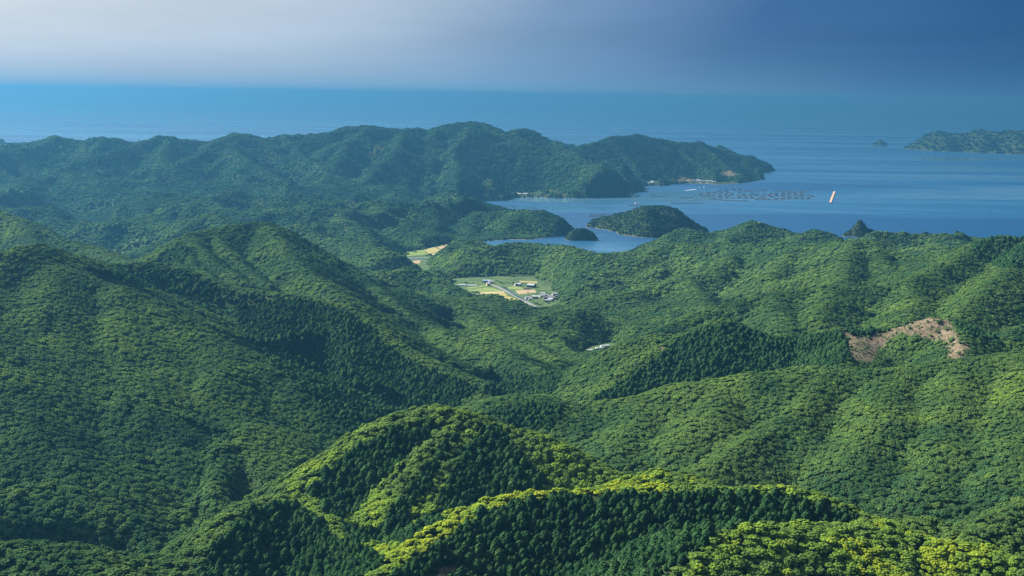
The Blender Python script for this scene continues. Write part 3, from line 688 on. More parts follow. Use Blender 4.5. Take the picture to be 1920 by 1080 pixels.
for k_, (P_, z_) in enumerate(FLATS):
    ok &= poly_sd(sx_, sy_, P_) > (4 - (34 if k_ < 3 else 0) * wood_)
sx_, sy_, cell, sz_ = sx_[ok], sy_[ok], cell[ok], sz_[ok]
for tw in [[(938, 370.5), (960, 369), (1010, 368.4), (1060, 370.5)], [(1128, 346.5), (1170, 346), (1200, 347)], [(1205, 347.3), (1232, 346.4), (1242, 344.3), (1310, 342.8), (1345, 345.5)], [(1340, 346), (1380, 343.6)]]:
    Q = np.array([gz(*p)[:2] for p in tw]); Q = np.concatenate([Q + [0, -40], (Q + [0, 80])[::-1]])
    k = poly_sd(sx_, sy_, Q) > 0
    sx_, sy_, cell, sz_ = sx_[k], sy_[k], cell[k], sz_[k]
# islands
for (x0, y0, st, h) in ISL:
    c = 26.0 if y0 > 9000 else (3.7 if st < 5 else 5.1)
    xs = np.arange(x0, x0 + st * (h.shape[1] - 2), c); ys = np.arange(y0, y0 + st * (h.shape[0] - 2), c)
    gx, gy = np.meshgrid(xs, ys); gx = (gx + rng.uniform(-0.4, 0.4, gx.shape) * c).ravel(); gy = gy.ravel() + rng.uniform(-0.4, 0.4, gy.size) * c
    fi, fj = np.clip((gx - x0) / st, 0, h.shape[1] - 1.001), np.clip((gy - y0) / st, 0, h.shape[0] - 1.001)
    i, j = fi.astype(int), fj.astype(int); fi, fj = fi - i, fj - j
    z = (h[j, i] * (1 - fi) + h[j, i + 1] * fi) * (1 - fj) + (h[j + 1, i] * (1 - fi) + h[j + 1, i + 1] * fi) * fj; k = z > 2.5
    ISLN = globals().get('ISLN', 0) + int(k.sum())
    sx_ = np.concatenate([sx_, gx[k]]); sy_ = np.concatenate([sy_, gy[k]]); sz_ = np.concatenate([sz_, z[k] - 0.5]); cell = np.concatenate([cell, np.full(k.sum(), c)])
ex = np.array([gz(860 + x / 9.6 + rng.uniform(-1, 1), 500 + y / 9.6 + rng.uniform(-.5, .5), 8.0) for x, y in [(250, 470), (290, 468), (330, 470), (360, 480), (440, 520), (450, 505), (200, 500), (230, 515), (930, 612), (945, 600), (1110, 605), (1250, 525), (1230, 540), (1380, 660), (1410, 680), (1450, 700), (1350, 650), (1480, 690), (1510, 660),
    (650, 275), (760, 300), (800, 312), (850, 290), (880, 295), (920, 310), (700, 262), (830, 375), (860, 390), (1180, 300), (1220, 310), (1150, 320), (1420, 380), (1400, 350), (1440, 440), (1400, 500), (1540, 480), (1600, 480), (1660, 500), (1540, 640), (1700, 640), (1620, 665), (1250, 470), (770, 575), (420, 400), (980, 300), (1000, 290), (1060, 300), (130, 300), (250, 300), (350, 300), (420, 300), (570, 610), (640, 612), (700, 610)]]
    + [gz(480 + x / 4 , 340 + y / 4, 4.0) for x, y in [(1270, 555), (1280, 552), (1290, 556), (1275, 560), (1285, 562)]])
sx_ = np.concatenate([sx_, ex[:, 0]]); sy_ = np.concatenate([sy_, ex[:, 1]]); sz_ = np.concatenate([sz_, ex[:, 2]]); cell = np.concatenate([cell, np.full(len(ex), 3.7)])
isl_ = np.zeros(len(sx_), bool); isl_[len(sx_) - len(ex) - ISLN:len(sx_) - len(ex)] = True
PTS = np.stack([sx_, sy_, sz_], 1)
U, V = proj(PTS + [0, 0, 4])
con = np.zeros(len(PTS), bool)
wob = 7 * fbm(sx_ / 40, sy_ / 40, 33, 3)
for z, ya, yb in Z_CON:
    s_ = (sy_ > ya) & (sy_ < yb)
    con[s_] |= (z(U[s_], V[s_]) + wob[s_] * np.clip(900 / sy_[s_], 0.3, 1)) < 0
bare = bare_at(PTS, *proj(PTS))
R_ = rng.uniform(0, 1, len(PTS))
keep = (bare < 0.35) | (R_ < 0.30)
# broadleaf crowns are wider, so fewer of them
dens = np.interp(cell, [2.3, 2.45, 3.7], [0.62, 0.86, 1.0])
keep &= rng.uniform(0, 1, len(PTS)) < np.where(con, np.interp(cell, [2.3, 2.45], [0.64, 0.74]), dens)
PTS, U, V, con, cell, bare, isl_ = PTS[keep], U[keep], V[keep], con[keep], cell[keep], bare[keep], isl_[keep]
N_ = len(PTS)
y_ = PTS[:, 1]
# tint: patches of kinds, brighter new growth and blossom on the nearest crests
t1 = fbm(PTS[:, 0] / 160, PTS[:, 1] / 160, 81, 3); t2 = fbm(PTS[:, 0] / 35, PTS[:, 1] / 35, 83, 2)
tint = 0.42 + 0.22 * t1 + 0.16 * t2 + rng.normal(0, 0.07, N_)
nearc = np.clip((1010 - y_) / 130, 0, 1) * np.clip((U - 650) / 150, 0, 1)
t3 = fbm(PTS[:, 0] / 18, PTS[:, 1] / 18, 87, 2)
tint += nearc * 0.29 + nearc * np.clip((t3 - 0.25) * 1.5, 0, 0.14)
nb_ = np.clip((1200 - y_) / 120, 0, 1) * (U > 540) * (U < 1250)
tint += 0.20 * nb_
tint -= 0.32 * np.clip((y_ - 3000) / 1500, 0, 1) + 0.3 * (y_ > 9000) + 0.14 * isl_  # crowns darkened with distance; far backlight put into their colour
tint += (rng.uniform(0, 1, N_) < 0.004) * 0.25
tint[con] = 0.45 + 0.2 * t2[con] + rng.normal(0, 0.16, con.sum())
tint = np.clip(tint, 0, 1)
size = np.where(con, np.interp(cell, [2.3, 2.45, 3.7, 5.1, 8.5], [0.66, 0.62, 0.72, 0.85, 1.2]), np.interp(cell, [2.3, 2.45, 3.7, 5.1, 8.5, 26], [0.58, 0.48, 0.62, 0.86, 1.36, 3.6]))
size = size * np.clip(rng.lognormal(-0.04, 0.30, N_), 0.55, 1.9) * (1 + 0.15 * t2)
hs_ = np.interp(cell, [2.3, 2.45, 3.7, 5.1, 8.5, 26], [0.56, 0.44, 0.40, 0.36, 0.30, 0.25]) * rng.uniform(0.85, 1.2, N_)
hs_ = np.where(con, np.interp(cell, [2.3, 2.45, 3.7, 5.1], [0.76, 0.62, 0.55, 0.5]) * rng.uniform(0.85, 1.2, N_), hs_)
size = np.where(bare > 0.35, size * np.clip(rng.lognormal(-0.75, 0.5, N_), 0.15, 1.0), size)
rot = rng.uniform(0, 6.28, N_)
e_ = 6.0 + 0.002 * y_
gx_ = (land_z(PTS[:, 0] + e_, y_) - land_z(PTS[:, 0] - e_, y_)) / (2 * e_); gy_ = (land_z(PTS[:, 0], y_ + e_) - land_z(PTS[:, 0], y_ - e_)) / (2 * e_)
lean = np.where(con, 0.35, np.interp(y_, [800, 1600, 2600, 4500], [0.95, 1.0, 1.0, 1.0])) * (y_ < 8800)
gm_ = np.hypot(gx_, gy_); cap_ = np.where(gm_ > 1.0, 1.0 / np.maximum(gm_, 1e-6), 1.0)
nn_ = np.stack([-gx_ * lean * cap_, -gy_ * lean * cap_, np.ones(N_)], 1); nn_ /= np.linalg.norm(nn_, axis=1)[:, None]
n1_ = nn_[:, 0] * np.cos(rot) + nn_[:, 1] * np.sin(rot); n2_ = -nn_[:, 0] * np.sin(rot) + nn_[:, 1] * np.cos(rot)
rx_ = -np.arcsin(np.clip(n2_, -1, 1)); ry_ = np.arctan2(n1_, nn_[:, 2])
kind = np.where(con, np.where(cell < 2.4, rng.integers(0, 5, N_), 5 + rng.integers(0, 3, N_)),
                np.where(cell < 2.4, rng.integers(0, 6, N_), np.where(cell < 3.8, 6 + rng.integers(0, 5, N_), 11 + rng.integers(0, 4, N_))))
# the trees that show largest stand as objects of their own
infr = (U > 3) & (U < 1917) & (V > 200) & (V < 1078) & (cell < 2.4)
single = np.zeros(N_, bool)
for sel in (con, ~con):
    c_ = np.where(sel & infr)[0]
    dist = np.hypot(PTS[c_, 1], PTS[c_, 0])
    single[c_[np.argsort(dist / size[c_])[:300]]] = True

def forest(name, label, idx, col):
    me = bpy.data.meshes.new(name)
    me.vertices.add(len(idx)); me.vertices.foreach_set('co', PTS[idx].astype(np.float32).ravel())
    for an, ty, arr in (('tint', 'FLOAT', tint[idx]), ('rx', 'FLOAT', rx_[idx]), ('ry', 'FLOAT', ry_[idx]), ('rot', 'FLOAT', rot[idx]), ('kind_index', 'INT', kind[idx]), ('sxy', 'FLOAT', size[idx]), ('sz', 'FLOAT', (size * hs_)[idx])):
        a = me.attributes.new(an, ty, 'POINT'); a.data.foreach_set('value', arr.astype(np.int32 if ty == 'INT' else np.float32))
    o = bpy.data.objects.new(name, me); COL.objects.link(o)
    ng = bpy.data.node_groups.new(name, 'GeometryNodeTree')
    ng.interface.new_socket('Geometry', in_out='INPUT', socket_type='NodeSocketGeometry')
    ng.interface.new_socket('Geometry', in_out='OUTPUT', socket_type='NodeSocketGeometry')
    n, l = ng.nodes, ng.links
    gi, go = n.new('NodeGroupInput'), n.new('NodeGroupOutput')
    ci = n.new('GeometryNodeCollectionInfo'); ci.inputs['Collection'].default_value = col; ci.inputs['Separate Children'].default_value = True; ci.inputs['Reset Children'].default_value = True
    ip = n.new('GeometryNodeInstanceOnPoints'); ip.inputs['Pick Instance'].default_value = True
    def na(nm, ty):
        k = n.new('GeometryNodeInputNamedAttribute'); k.data_type = ty; k.inputs['Name'].default_value = nm
        return k.outputs['Attribute']
    cr, cs = n.new('ShaderNodeCombineXYZ'), n.new('ShaderNodeCombineXYZ')
    l.new(na('rx', 'FLOAT'), cr.inputs[0]); l.new(na('ry', 'FLOAT'), cr.inputs[1]); l.new(na('rot', 'FLOAT'), cr.inputs[2])
    l.new(na('sxy', 'FLOAT'), cs.inputs[0]); l.new(na('sxy', 'FLOAT'), cs.inputs[1]); l.new(na('sz', 'FLOAT'), cs.inputs[2])
    l.new(gi.outputs[0], ip.inputs['Points']); l.new(ci.outputs[0], ip.inputs['Instance'])
    l.new(na('kind_index', 'INT'), ip.inputs['Instance Index'])
    l.new(cr.outputs[0], ip.inputs['Rotation']); l.new(cs.outputs[0], ip.inputs['Scale'])
    l.new(ip.outputs[0], go.inputs[0])
    md = o.modifiers.new('trees', 'NODES'); md.node_group = ng
    tag(o, label, kind='stuff')
    return o
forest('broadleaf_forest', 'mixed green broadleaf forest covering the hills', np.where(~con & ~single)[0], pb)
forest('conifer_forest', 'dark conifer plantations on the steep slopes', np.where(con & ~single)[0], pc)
print('trees', N_, 'conifers', con.sum(), 'singles', single.sum())

def single_tree(i):
    c = bool(con[i])
    e = bpy.data.objects.new('conifer_tree' if c else 'broadleaf_tree', None); COL.objects.link(e)
    e.location = PTS[i]; e.rotation_euler = (float(rx_[i]), float(ry_[i]), float(rot[i])); e.scale = (size[i], size[i], size[i] * hs_[i])
    cr = bpy.data.objects.new('crown', (me_ccrown if c else me_bcrown)[int(kind[i])]); COL.objects.link(cr); cr.parent = e
    cr['tint'] = float(tint[i])
    tk = bpy.data.objects.new('trunk', me_ctrunk if c else me_btrunk); COL.objects.link(tk); tk.parent = e
    u = U[i]
    if c:
        g = 'conifers of the nearest plantation slope' if u > 700 else 'conifers at the bottom left of centre'
        lb = 'dark green conifer in the plantation on the nearest slope below the bright crest' if u > 700 else 'dark green conifer on the nearest lower slope left of the bright crest'
    else:
        if u < 560: g, lb = 'broadleaf trees of the bottom left hill', 'green broadleaf tree on the nearest hill in the bottom left corner'
        elif tint[i] > 0.72: g, lb = 'blossoming broadleaf trees of the nearest ridge', 'yellow blossoming broadleaf tree among the green crowns of the nearest ridge'
        elif u > 1250: g, lb = 'green broadleaf trees of the nearest ridge at right', 'green broadleaf tree with rounded crown on the nearest ridge at bottom right'
        else: g, lb = 'green broadleaf trees along the nearest crest', 'green broadleaf tree along the nearest bright crest at bottom centre'
    tag(e, lb, 'tree', g)
for i in np.where(single)[0]:
    single_tree(int(i))

# ---------------------------------------------------------------- fields and roads of the valley
def V6(x, y): return (860 + x / 9.6, 500 + y / 9.6)       # readings from an enlarged view of the village
def V2(x, y): return (480 + x / 4.0, 340 + y / 4.0)       # and of the fields by the bay
def field_mat(name, c1, c2, rows):
    m, n, l = new_mat(name)
    b = n['Principled BSDF']; b.inputs['Roughness'].default_value = 1.0; b.inputs['Specular IOR Level'].default_value = 0.1
    geo = n.new('ShaderNodeNewGeometry')
    mp = n.new('ShaderNodeMapping'); mp.inputs['Rotation'].default_value = (0, 0, 0.5); mp.inputs['Scale'].default_value = (0.02, rows, 1)
    l.new(geo.outputs['Position'], mp.inputs[0])
    nz = n.new('ShaderNodeTexNoise'); nz.inputs['Scale'].default_value = 1.0; nz.inputs['Detail'].default_value = 5; l.new(mp.outputs[0], nz.inputs['Vector'])
    r = ramp_node(n, [(0.35, c1), (0.65, c2)]); l.new(nz.outputs['Fac'], r.inputs[0]); l.new(r.outputs[0], b.inputs['Base Color'])
    return m
m_fgreen = field_mat('young_crop', (0.085, 0.14, 0.035), (0.155, 0.185, 0.055), 0.15)
m_fyel = field_mat('ripe_crop', (0.19, 0.175, 0.055), (0.27, 0.225, 0.085), 0.2)
m_ftan = field_mat('stubble', (0.19, 0.15, 0.085), (0.29, 0.22, 0.13), 0.25)
m_fpale = field_mat('dry_earth', (0.30, 0.24, 0.16), (0.42, 0.33, 0.23), 0.2)
m_asph = simple('asphalt', (0.13, 0.13, 0.13)); m_canal = simple('canal_water', (0.03, 0.06, 0.06), 0.15)
def plot(pts, z, mat, label, lift=0.25, name='field'):
    P = [gz(*p, z) for p in pts]
    a = sum(P[i][0] * P[(i + 1) % len(P)][1] - P[(i + 1) % len(P)][0] * P[i][1] for i in range(len(P)))
    if a < 0: P = P[::-1]
    n = len(P)
    v = [(p[0], p[1], z + lift) for p in P] + [(p[0], p[1], z - 0.6) for p in P]
    f = [tuple(range(n))] + [(i, i + n, (i + 1) % n + n, (i + 1) % n) for i in range(n)]
    return tag(mesh_obj(name, v, f, mat), label, kind='structure')
m_mead = field_mat('meadow_grass', (0.030, 0.060, 0.020), (0.065, 0.10, 0.034), 0.05)
for (P_, z_), lb in zip(FLATS[:3], ['grassy ground of the village plain', 'grassy ground of the bay plain', 'grassy floor of the narrow side valley']):
    P_ = P_[::-1] if sum(P_[i][0] * P_[(i + 1) % len(P_)][1] - P_[(i + 1) % len(P_)][0] * P_[i][1] for i in range(len(P_))) < 0 else P_
    tag(mesh_obj('meadow', np.c_[P_, np.full(len(P_), z_ + 0.1)], [tuple(range(len(P_)))], m_mead), lb, kind='structure')
for k, (pts, m, lb) in enumerate([
        ([(130, 445), (200, 418), (380, 392), (520, 372), (640, 392), (805, 446), (395, 468), (340, 436)], m_fgreen, 'green crop field at the top of the village plain'),
        ([(395, 490), (820, 462), (880, 528), (430, 540)], m_fyel, 'yellow green crop field left of the valley road'),
        ([(445, 550), (900, 538), (980, 562), (1040, 590), (900, 603), (455, 603)], m_fyel, 'ripe yellow field beside the bend of the valley road'),
        ([(600, 622), (900, 618), (950, 655), (930, 690), (720, 680)], m_fgreen, 'small dark green field near the long greenhouse'),
        ([(965, 655), (1190, 645), (1330, 725), (1300, 772), (1080, 722), (970, 708)], m_ftan, 'tan stubble field at the near end of the plain'),
        ([(1010, 425), (1180, 415), (1375, 412), (1395, 468), (1090, 500), (1050, 465)], m_ftan, 'tan stubble field right of the valley road'),
        ([(865, 372), (1000, 352), (1150, 380), (1165, 405), (1000, 410), (905, 402)], m_fgreen, 'green field below the far houses of the village'),
        ([(150, 372), (490, 330), (495, 352), (170, 405)], m_fgreen, 'narrow green field behind the white greenhouses'),
        ([(1090, 254), (1420, 268), (1410, 296), (1100, 278)], m_fyel, 'pale strip of field at the foot of the far slope')]):
    plot([V6(*p) for p in pts], 8.0, m, lb)
plot([V6(395, 470), V6(818, 448), V6(822, 460), V6(395, 488)], 8.0, m_fpale, 'pale farm track between two fields', name='farm_track')
for pts, m, lb in [([(1092, 528), (1250, 516), (1292, 548), (1135, 562)], m_fgreen, 'green field at the far left of the bay plain'),
                   ([(1255, 514), (1335, 494), (1405, 524), (1300, 544)], m_fyel, 'yellow field in the middle of the bay plain'),
                   ([(1345, 490), (1490, 466), (1560, 488), (1425, 526)], m_ftan, 'tan field on the bay plain'),
                   ([(1500, 464), (1650, 453), (1610, 476), (1570, 486)], m_fpale, 'pale field nearest the bay'),
                   ([(1305, 548), (1405, 530), (1440, 546), (1325, 564)], m_fpale, 'small pale field beside the bay plain road'),
                   ([(1050, 612), (1235, 592), (1225, 618), (1130, 616)], m_ftan, 'tan field on the near side of the bay plain road')]:
    plot([V2(*p) for p in pts], 4.0, m, lb)
def strip(pts, z, w, mat, name, label, lift=0.3):
    P = np.array([gz(*p, z) for p in pts]); d = np.gradient(P[:, :2], axis=0); d /= np.linalg.norm(d, axis=1)[:, None]
    nrm = np.stack([-d[:, 1], d[:, 0]], 1) * w / 2
    v = np.concatenate([np.c_[P[:, :2] + nrm, np.full(len(P), z + lift)], np.c_[P[:, :2] - nrm, np.full(len(P), z + lift)]])
    n = len(P)
    return tag(mesh_obj(name, v, [(i + n, i + n + 1, i + 1, i) for i in range(n - 1)], mat), label, kind='structure')
strip([V6(*p) for p in [(590, 325), (700, 368), (810, 420), (900, 470), (1000, 520), (1130, 588), (1300, 680), (1480, 772)]], 8.0, 7.0, m_asph, 'road', 'grey road running down the village plain')
strip([V6(*p) for p in [(770, 350), (850, 392), (950, 470), (1080, 545), (1220, 615)]], 8.0, 6, m_canal, 'canal', 'dark canal beside the valley road')
strip([V2(*p) for p in [(1000, 622), (1030, 600), (1080, 584), (1140, 574), (1330, 575), (1400, 560)]], 4.0, 9, m_asph, 'road', 'grey road crossing the bay plain')
strip([V2(*p) for p in [(1060, 598), (1180, 586), (1310, 583)]], 4.0, 14, m_canal, 'canal', 'dark canal across the bay plain')

# ---------------------------------------------------------------- buildings
m_w = {k: simple('wall_' + k, c) for k, c in {'white': (0.42, 0.40, 0.38), 'cream': (0.62, 0.52, 0.26), 'grey': (0.38, 0.38, 0.38), 'brown': (0.22, 0.16, 0.11), 'dark': (0.12, 0.12, 0.12)}.items()}
m_r = {k: simple('roof_' + k, c, 0.6) for k, c in {'white': (0.30, 0.31, 0.33), 'grey': (0.23, 0.24, 0.27), 'dark': (0.07, 0.075, 0.09), 'blue': (0.16, 0.24, 0.36), 'silver': (0.24, 0.26, 0.30), 'red': (0.33, 0.17, 0.12)}.items()}
m_glass = simple('window_glass', (0.03, 0.04, 0.05), 0.1)
def prism(w, d, h, z0, over, t):
    """gable roof with eaves, ridge along x"""
    a, c = w / 2 + over, d / 2 + over
    v = [(-a, -c, z0), (a, -c, z0), (a, c, z0), (-a, c, z0), (-a, 0, z0 + h), (a, 0, z0 + h),
         (-a, -c, z0 + t), (a, -c, z0 + t), (a, c, z0 + t), (-a, c, z0 + t), (-a, 0, z0 + h + t), (a, 0, z0 + h + t)]
    f = [(6, 7, 11, 10), (8, 9, 10, 11), (0, 4, 5, 1), (2, 5, 4, 3), (0, 1, 7, 6), (2, 3, 9, 8), (0, 6, 10, 4), (3, 4, 10, 9), (1, 5, 11, 7), (2, 8, 11, 5)]
    return v, f
def box_vf(x0, x1, y0, y1, z0, z1):
    v = [(x0, y0, z0), (x1, y0, z0), (x1, y1, z0), (x0, y1, z0), (x0, y0, z1), (x1, y0, z1), (x1, y1, z1), (x0, y1, z1)]
    return v, [(0, 3, 2, 1), (4, 5, 6, 7), (0, 1, 5, 4), (1, 2, 6, 5), (2, 3, 7, 6), (3, 0, 4, 7)]
def house(loc, w, d, h, rz, wall, roof, label, group=None, cat='house', name='house', windows=True, pitch=0.45):
    e = bpy.data.objects.new(name, None); COL.objects.link(e)
    e.location = loc; e.rotation_euler = (0, 0, rz)
    g = pitch * d / 2
    v, f = box_vf(-w / 2, w / 2, -d / 2, d / 2, -1.5, h)
    v += [(-w / 2, 0, h + g), (w / 2, 0, h + g)]
    f = [(0, 3, 2, 1), (0, 1, 5, 4), (2, 3, 7, 6), (1, 2, 6, 9, 5), (3, 0, 4, 8, 7), (4, 5, 9, 8), (6, 7, 8, 9)]
    mesh_obj('wall', v, f, m_w[wall], e)
    mesh_obj('roof', *prism(w, d, g + 0.25, h - 0.2, 0.7, 0.25), m_r[roof], e)
    if windows:
        k = max(2, int(w / 4))
        for i in range(k):
            x = -w / 2 + w * (i + 0.5) / k
            mesh_obj('window', *box_vf(x - 0.8, x + 0.8, -d / 2 - 0.06, -d / 2 + 0.02, h * 0.4, h * 0.8), m_glass, e)
    tag(e, label, cat, group)
    return e
def hs(x, y, w, d, h, *a, **k): return house(gz(*V6(x, y), 8.0), w * 0.85, d * 0.85, h * 0.85, *a, **k)
hs(312, 555, 13, 9, 5.5, 0.7, 'white', 'silver', 'pale roofed house at the left edge of the village plain')
hs(372, 585, 10, 7, 4.5, -0.3, 'grey', 'grey', 'grey roofed house just right of the pale one at the plain edge', group='left village houses')
hs(418, 590, 8, 6, 4, 0.5, 'white', 'grey', 'small grey roofed house nearest the ripe yellow field')
hs(535, 345, 8, 7, 6, 0.2, 'cream', 'silver', 'cream yellow building beside the top of the valley road')
hs(500, 285, 17, 8, 5, 0.0, 'grey', 'blue', 'long blue roofed building under the far slope')
hs(575, 300, 12, 8, 5, 0.2, 'grey', 'grey', 'grey building behind the cream yellow one')
hs(1035, 345, 7, 6, 5.5, 0.4, 'white', 'grey', 'small white walled house above the green field')
hs(1080, 345, 12, 9, 5, -0.4, 'grey', 'grey', 'grey roofed house above the green field right of the road')
hs(1310, 372, 18, 13, 6, -0.5, 'dark', 'grey', 'large dark walled farmhouse with a broad grey roof')
hs(1240, 410, 16, 5, 3, 0.05, 'dark', 'dark', 'long low dark shed in front of the large farmhouse')
hs(1378, 575, 14, 8, 5.5, 0.0, 'white', 'white', 'white house with a flat pale roof nearest the tan field')
hs(1518, 515, 9, 7, 5, 0.0, 'white', 'white', 'small white roofed house at the back of the right hamlet')
hs(1240, 578, 11, 7, 4, 0.4, 'grey', 'grey', 'grey roofed house close to the valley road')
hs(1605, 632, 13, 7, 4, 0.1, 'white', 'silver', 'silver roofed shed at the front of the right hamlet')
hs(1285, 600, 7, 5, 3.5, 0.1, 'white', 'silver', 'tiny pale shed close to the valley road')
for k, (x, y, rz, rf) in enumerate([(1500, 552, 0.2, 'grey'), (1585, 545, -0.4, 'dark'), (1640, 570, 0.5, 'grey'), (1695, 590, -0.2, 'dark'), (1722, 520, 0.3, 'grey'), (1565, 588, 0.1, 'dark'), (1660, 615, -0.5, 'grey'), (1750, 560, 0.6, 'dark')]):
    hs(x, y, 11, 8, 5, rz, 'brown' if k % 2 else 'grey', rf, 'grey roofed house in the hamlet right of the valley road' if rf == 'grey' else 'dark tiled house in the hamlet right of the valley road', group='%s roofed hamlet houses' % rf)
# greenhouses: a row of hoops under white sheet
m_sheet = simple('white_sheet', (0.48, 0.52, 0.54), 0.4)
def greenhouse(loc, L, W, rz, label):
    n, v, f = 9, [], []
    for e_x in (-L / 2, L / 2):
        for i in range(n):
            a = math.pi * i / (n - 1); v.append((e_x, -math.cos(a) * W / 2, math.sin(a) * W * 0.55))
    f = [(i, i + n, i + n + 1, i + 1) for i in range(n - 1)] + [tuple(range(n - 1, -1, -1)), tuple(range(n, 2 * n))]
    e = bpy.data.objects.new('greenhouse', None); COL.objects.link(e); e.location = loc; e.rotation_euler = (0, 0, rz)
    mesh_obj('cover', v, f, m_sheet, e)
    mesh_obj('door', *box_vf(L / 2 - 0.02, L / 2 + 0.08, -0.8, 0.8, 0, 2.0), m_w['grey'], e)
    tag(e, label, 'greenhouse')
greenhouse(gz(*V6(880, 705), 8.0), 18, 7, 0.0, 'long white greenhouse at the near edge of the village plain')
greenhouse(gz(*V6(60, 345), 8.0), 16, 6, 0.05, 'white greenhouse furthest left on the village plain')
greenhouse(gz(*V6(240, 355), 8.0), 20, 6, 0.05, 'second white greenhouse behind the village fields')
plot([(1100, 670), (1108, 660), (1122, 657), (1124, 662), (1112, 672)], 18.0, m_ftan, 'bare yard in front of the lone valley shed', name='yard')
house(gz(1108, 662, 18.0), 11, 8, 4, 0.1, 'white', 'white', 'lone white roofed shed in the narrow side valley')
greenhouse(gz(1124, 654, 18.0), 12, 5, 0.3, 'pale greenhouse nearest the lone valley shed')
greenhouse(gz(1134, 650, 18.0), 14, 5, 0.3, 'pale greenhouse furthest up the side valley')

# towns on the far shore
def town(pts, n, seed, lb_pale, lb_dark, grp):
    R = random.Random(seed)
    P = [gz(*p) for p in pts]
    L = [0]
    for i in range(len(P) - 1): L.append(L[-1] + np.linalg.norm(P[i + 1] - P[i]))
    for k in range(n):
        t = (k + R.uniform(0.1, 0.9)) / n * L[-1]
        i = max(j for j in range(len(L) - 1) if L[j] <= t)
        q = P[i] + (P[i + 1] - P[i]) * ((t - L[i]) / (L[i + 1] - L[i]))
        x, y = q[0] + R.uniform(-4, 4), q[1] + R.uniform(8, 75)
        z = float(land_z(np.array([x]), np.array([y]))[0])
        if z < 1.2: continue
        pale = R.random() < 0.6
        house((x, y, z), R.uniform(9, 17), R.uniform(7, 10), R.uniform(4, 7.5), R.uniform(-0.5, 0.5), R.choice(['white', 'white', 'grey']) if pale else R.choice(['grey', 'brown']), R.choice(['white', 'silver']) if pale else R.choice(['grey', 'red', 'dark']),
              lb_pale if pale else lb_dark, group=grp + (' with pale roofs' if pale else ' with dark roofs'), windows=False)
TOWNS = [[(938, 370.5), (960, 369), (1010, 368.4), (1060, 370.5)], [(1128, 346.5), (1170, 346), (1200, 347)], [(1205, 347.3), (1232, 346.4), (1242, 344.3), (1310, 342.8), (1345, 345.5)]]
town(TOWNS[0], 34, 3, 'tiny pale roofed house in the shore village left of the dark point', 'tiny dark roofed house in the shore village left of the dark point', 'houses of the left shore village')
town(TOWNS[1], 16, 4, 'tiny pale roofed house on the shore right behind the dark point', 'tiny dark roofed house on the shore right behind the dark point', 'houses behind the dark point')
town(TOWNS[2], 52, 5, 'tiny pale roofed house along the harbour under the far headland', 'tiny dark roofed house along the harbour under the far headland', 'houses of the harbour town')
m_conc = simple('concrete', (0.55, 0.45, 0.40))
plot([(1206, 347.6), (1236, 346.8), (1240, 344.2), (1215, 344.6)], 0.0, m_conc, 'pale concrete quay of the harbour town', lift=2.4, name='quay')
plot([(1300, 343.2), (1328, 344.6), (1322, 341.6), (1302, 341.6)], 0.0, m_conc, 'pale concrete landing at the right of the harbour town', lift=2.4, name='quay')
plot([(945, 370.6), (962, 370.0), (960, 368.2), (946, 368.6)], 0.0, m_conc, 'pale concrete quay of the left shore village', lift=2.4, name='quay')
q = gz(1179, 346.0); q[1] += 30; q[2] = max(2.0, float(land_z(q[:1], q[1:2])[0]))
house(q, 16, 13, 24, 0.1, 'white', 'white', 'tall white block by the water behind the dark point', cat='building', name='waterfront_building', pitch=0.1)

# ---------------------------------------------------------------- fish farm
m_beam = simple('raft_beam', (0.07, 0.08, 0.09)); m_beam_r = simple('rusty_beam', (0.11, 0.085, 0.09)); m_net = simple('wet_net', (0.02, 0.035, 0.045), 0.6); m_float = simple('float_plastic', (0.10, 0.12, 0.14), 0.5)
def raft_meshes(cols, rows, cell, mat):
    W, Ln, t = cols * cell, rows * cell, 0.9
    v, f = [], []
    def bx(*a):
        p, q = box_vf(*a); k = len(v); v.extend(p); f.extend([tuple(i + k for i in g) for g in q])
    for i in range(cols + 1): bx(-W / 2 + i * cell - t / 2, -W / 2 + i * cell + t / 2, -Ln / 2, Ln / 2, 0.35, 0.95)
    for j in range(rows + 1): bx(-W / 2, W / 2, -Ln / 2 + j * cell - t / 2, -Ln / 2 + j * cell + t / 2, 0.42, 1.02)
    a = mesh_obj('frame', v, f, mat); COL.objects.unlink(a)
    v, f = [], []
    for i in range(cols):
        for j in range(rows):
            x0, y0 = -W / 2 + i * cell + t / 2, -Ln / 2 + j * cell + t / 2; bx(x0 + 0.1, x0 + cell - t - 0.1, y0 + 0.1, y0 + cell - t - 0.1, 0.05, 0.3)
    b = mesh_obj('net', v, f, m_net); COL.objects.unlink(b)
    v, f = [], []
    for i in range(cols + 1):
        for j in range(rows + 1): bx(-W / 2 + i * cell - 0.8, -W / 2 + i * cell + 0.8, -Ln / 2 + j * cell - 0.8, -Ln / 2 + j * cell + 0.8, -0.3, 0.34)
    c = mesh_obj('float', v, f, m_float); COL.objects.unlink(c)
    c['kind'] = 'stuff'
    return a.data, b.data, c.data
RM = {'dark': raft_meshes(2, 3, 9.5, m_beam), 'red': raft_meshes(2, 3, 9.5, m_beam_r), 'long': raft_meshes(6, 2, 10.0, m_beam), 'small': raft_meshes(2, 2, 9.0, m_beam)}
def raft(u, v, kind, label, group, rz=0.0, name='fish_raft'):
    e = bpy.data.objects.new(name, None); COL.objects.link(e)
    e.location = gz(u, v); e.rotation_euler = (0, 0, rz)
    for nm, me in zip(('frame', 'net', 'float'), RM[kind]):
        o = bpy.data.objects.new(nm, me); COL.objects.link(o); o.parent = e
        if nm == 'float': o['kind'] = 'stuff'
    tag(e, label, 'raft', group)
R9 = random.Random(9)
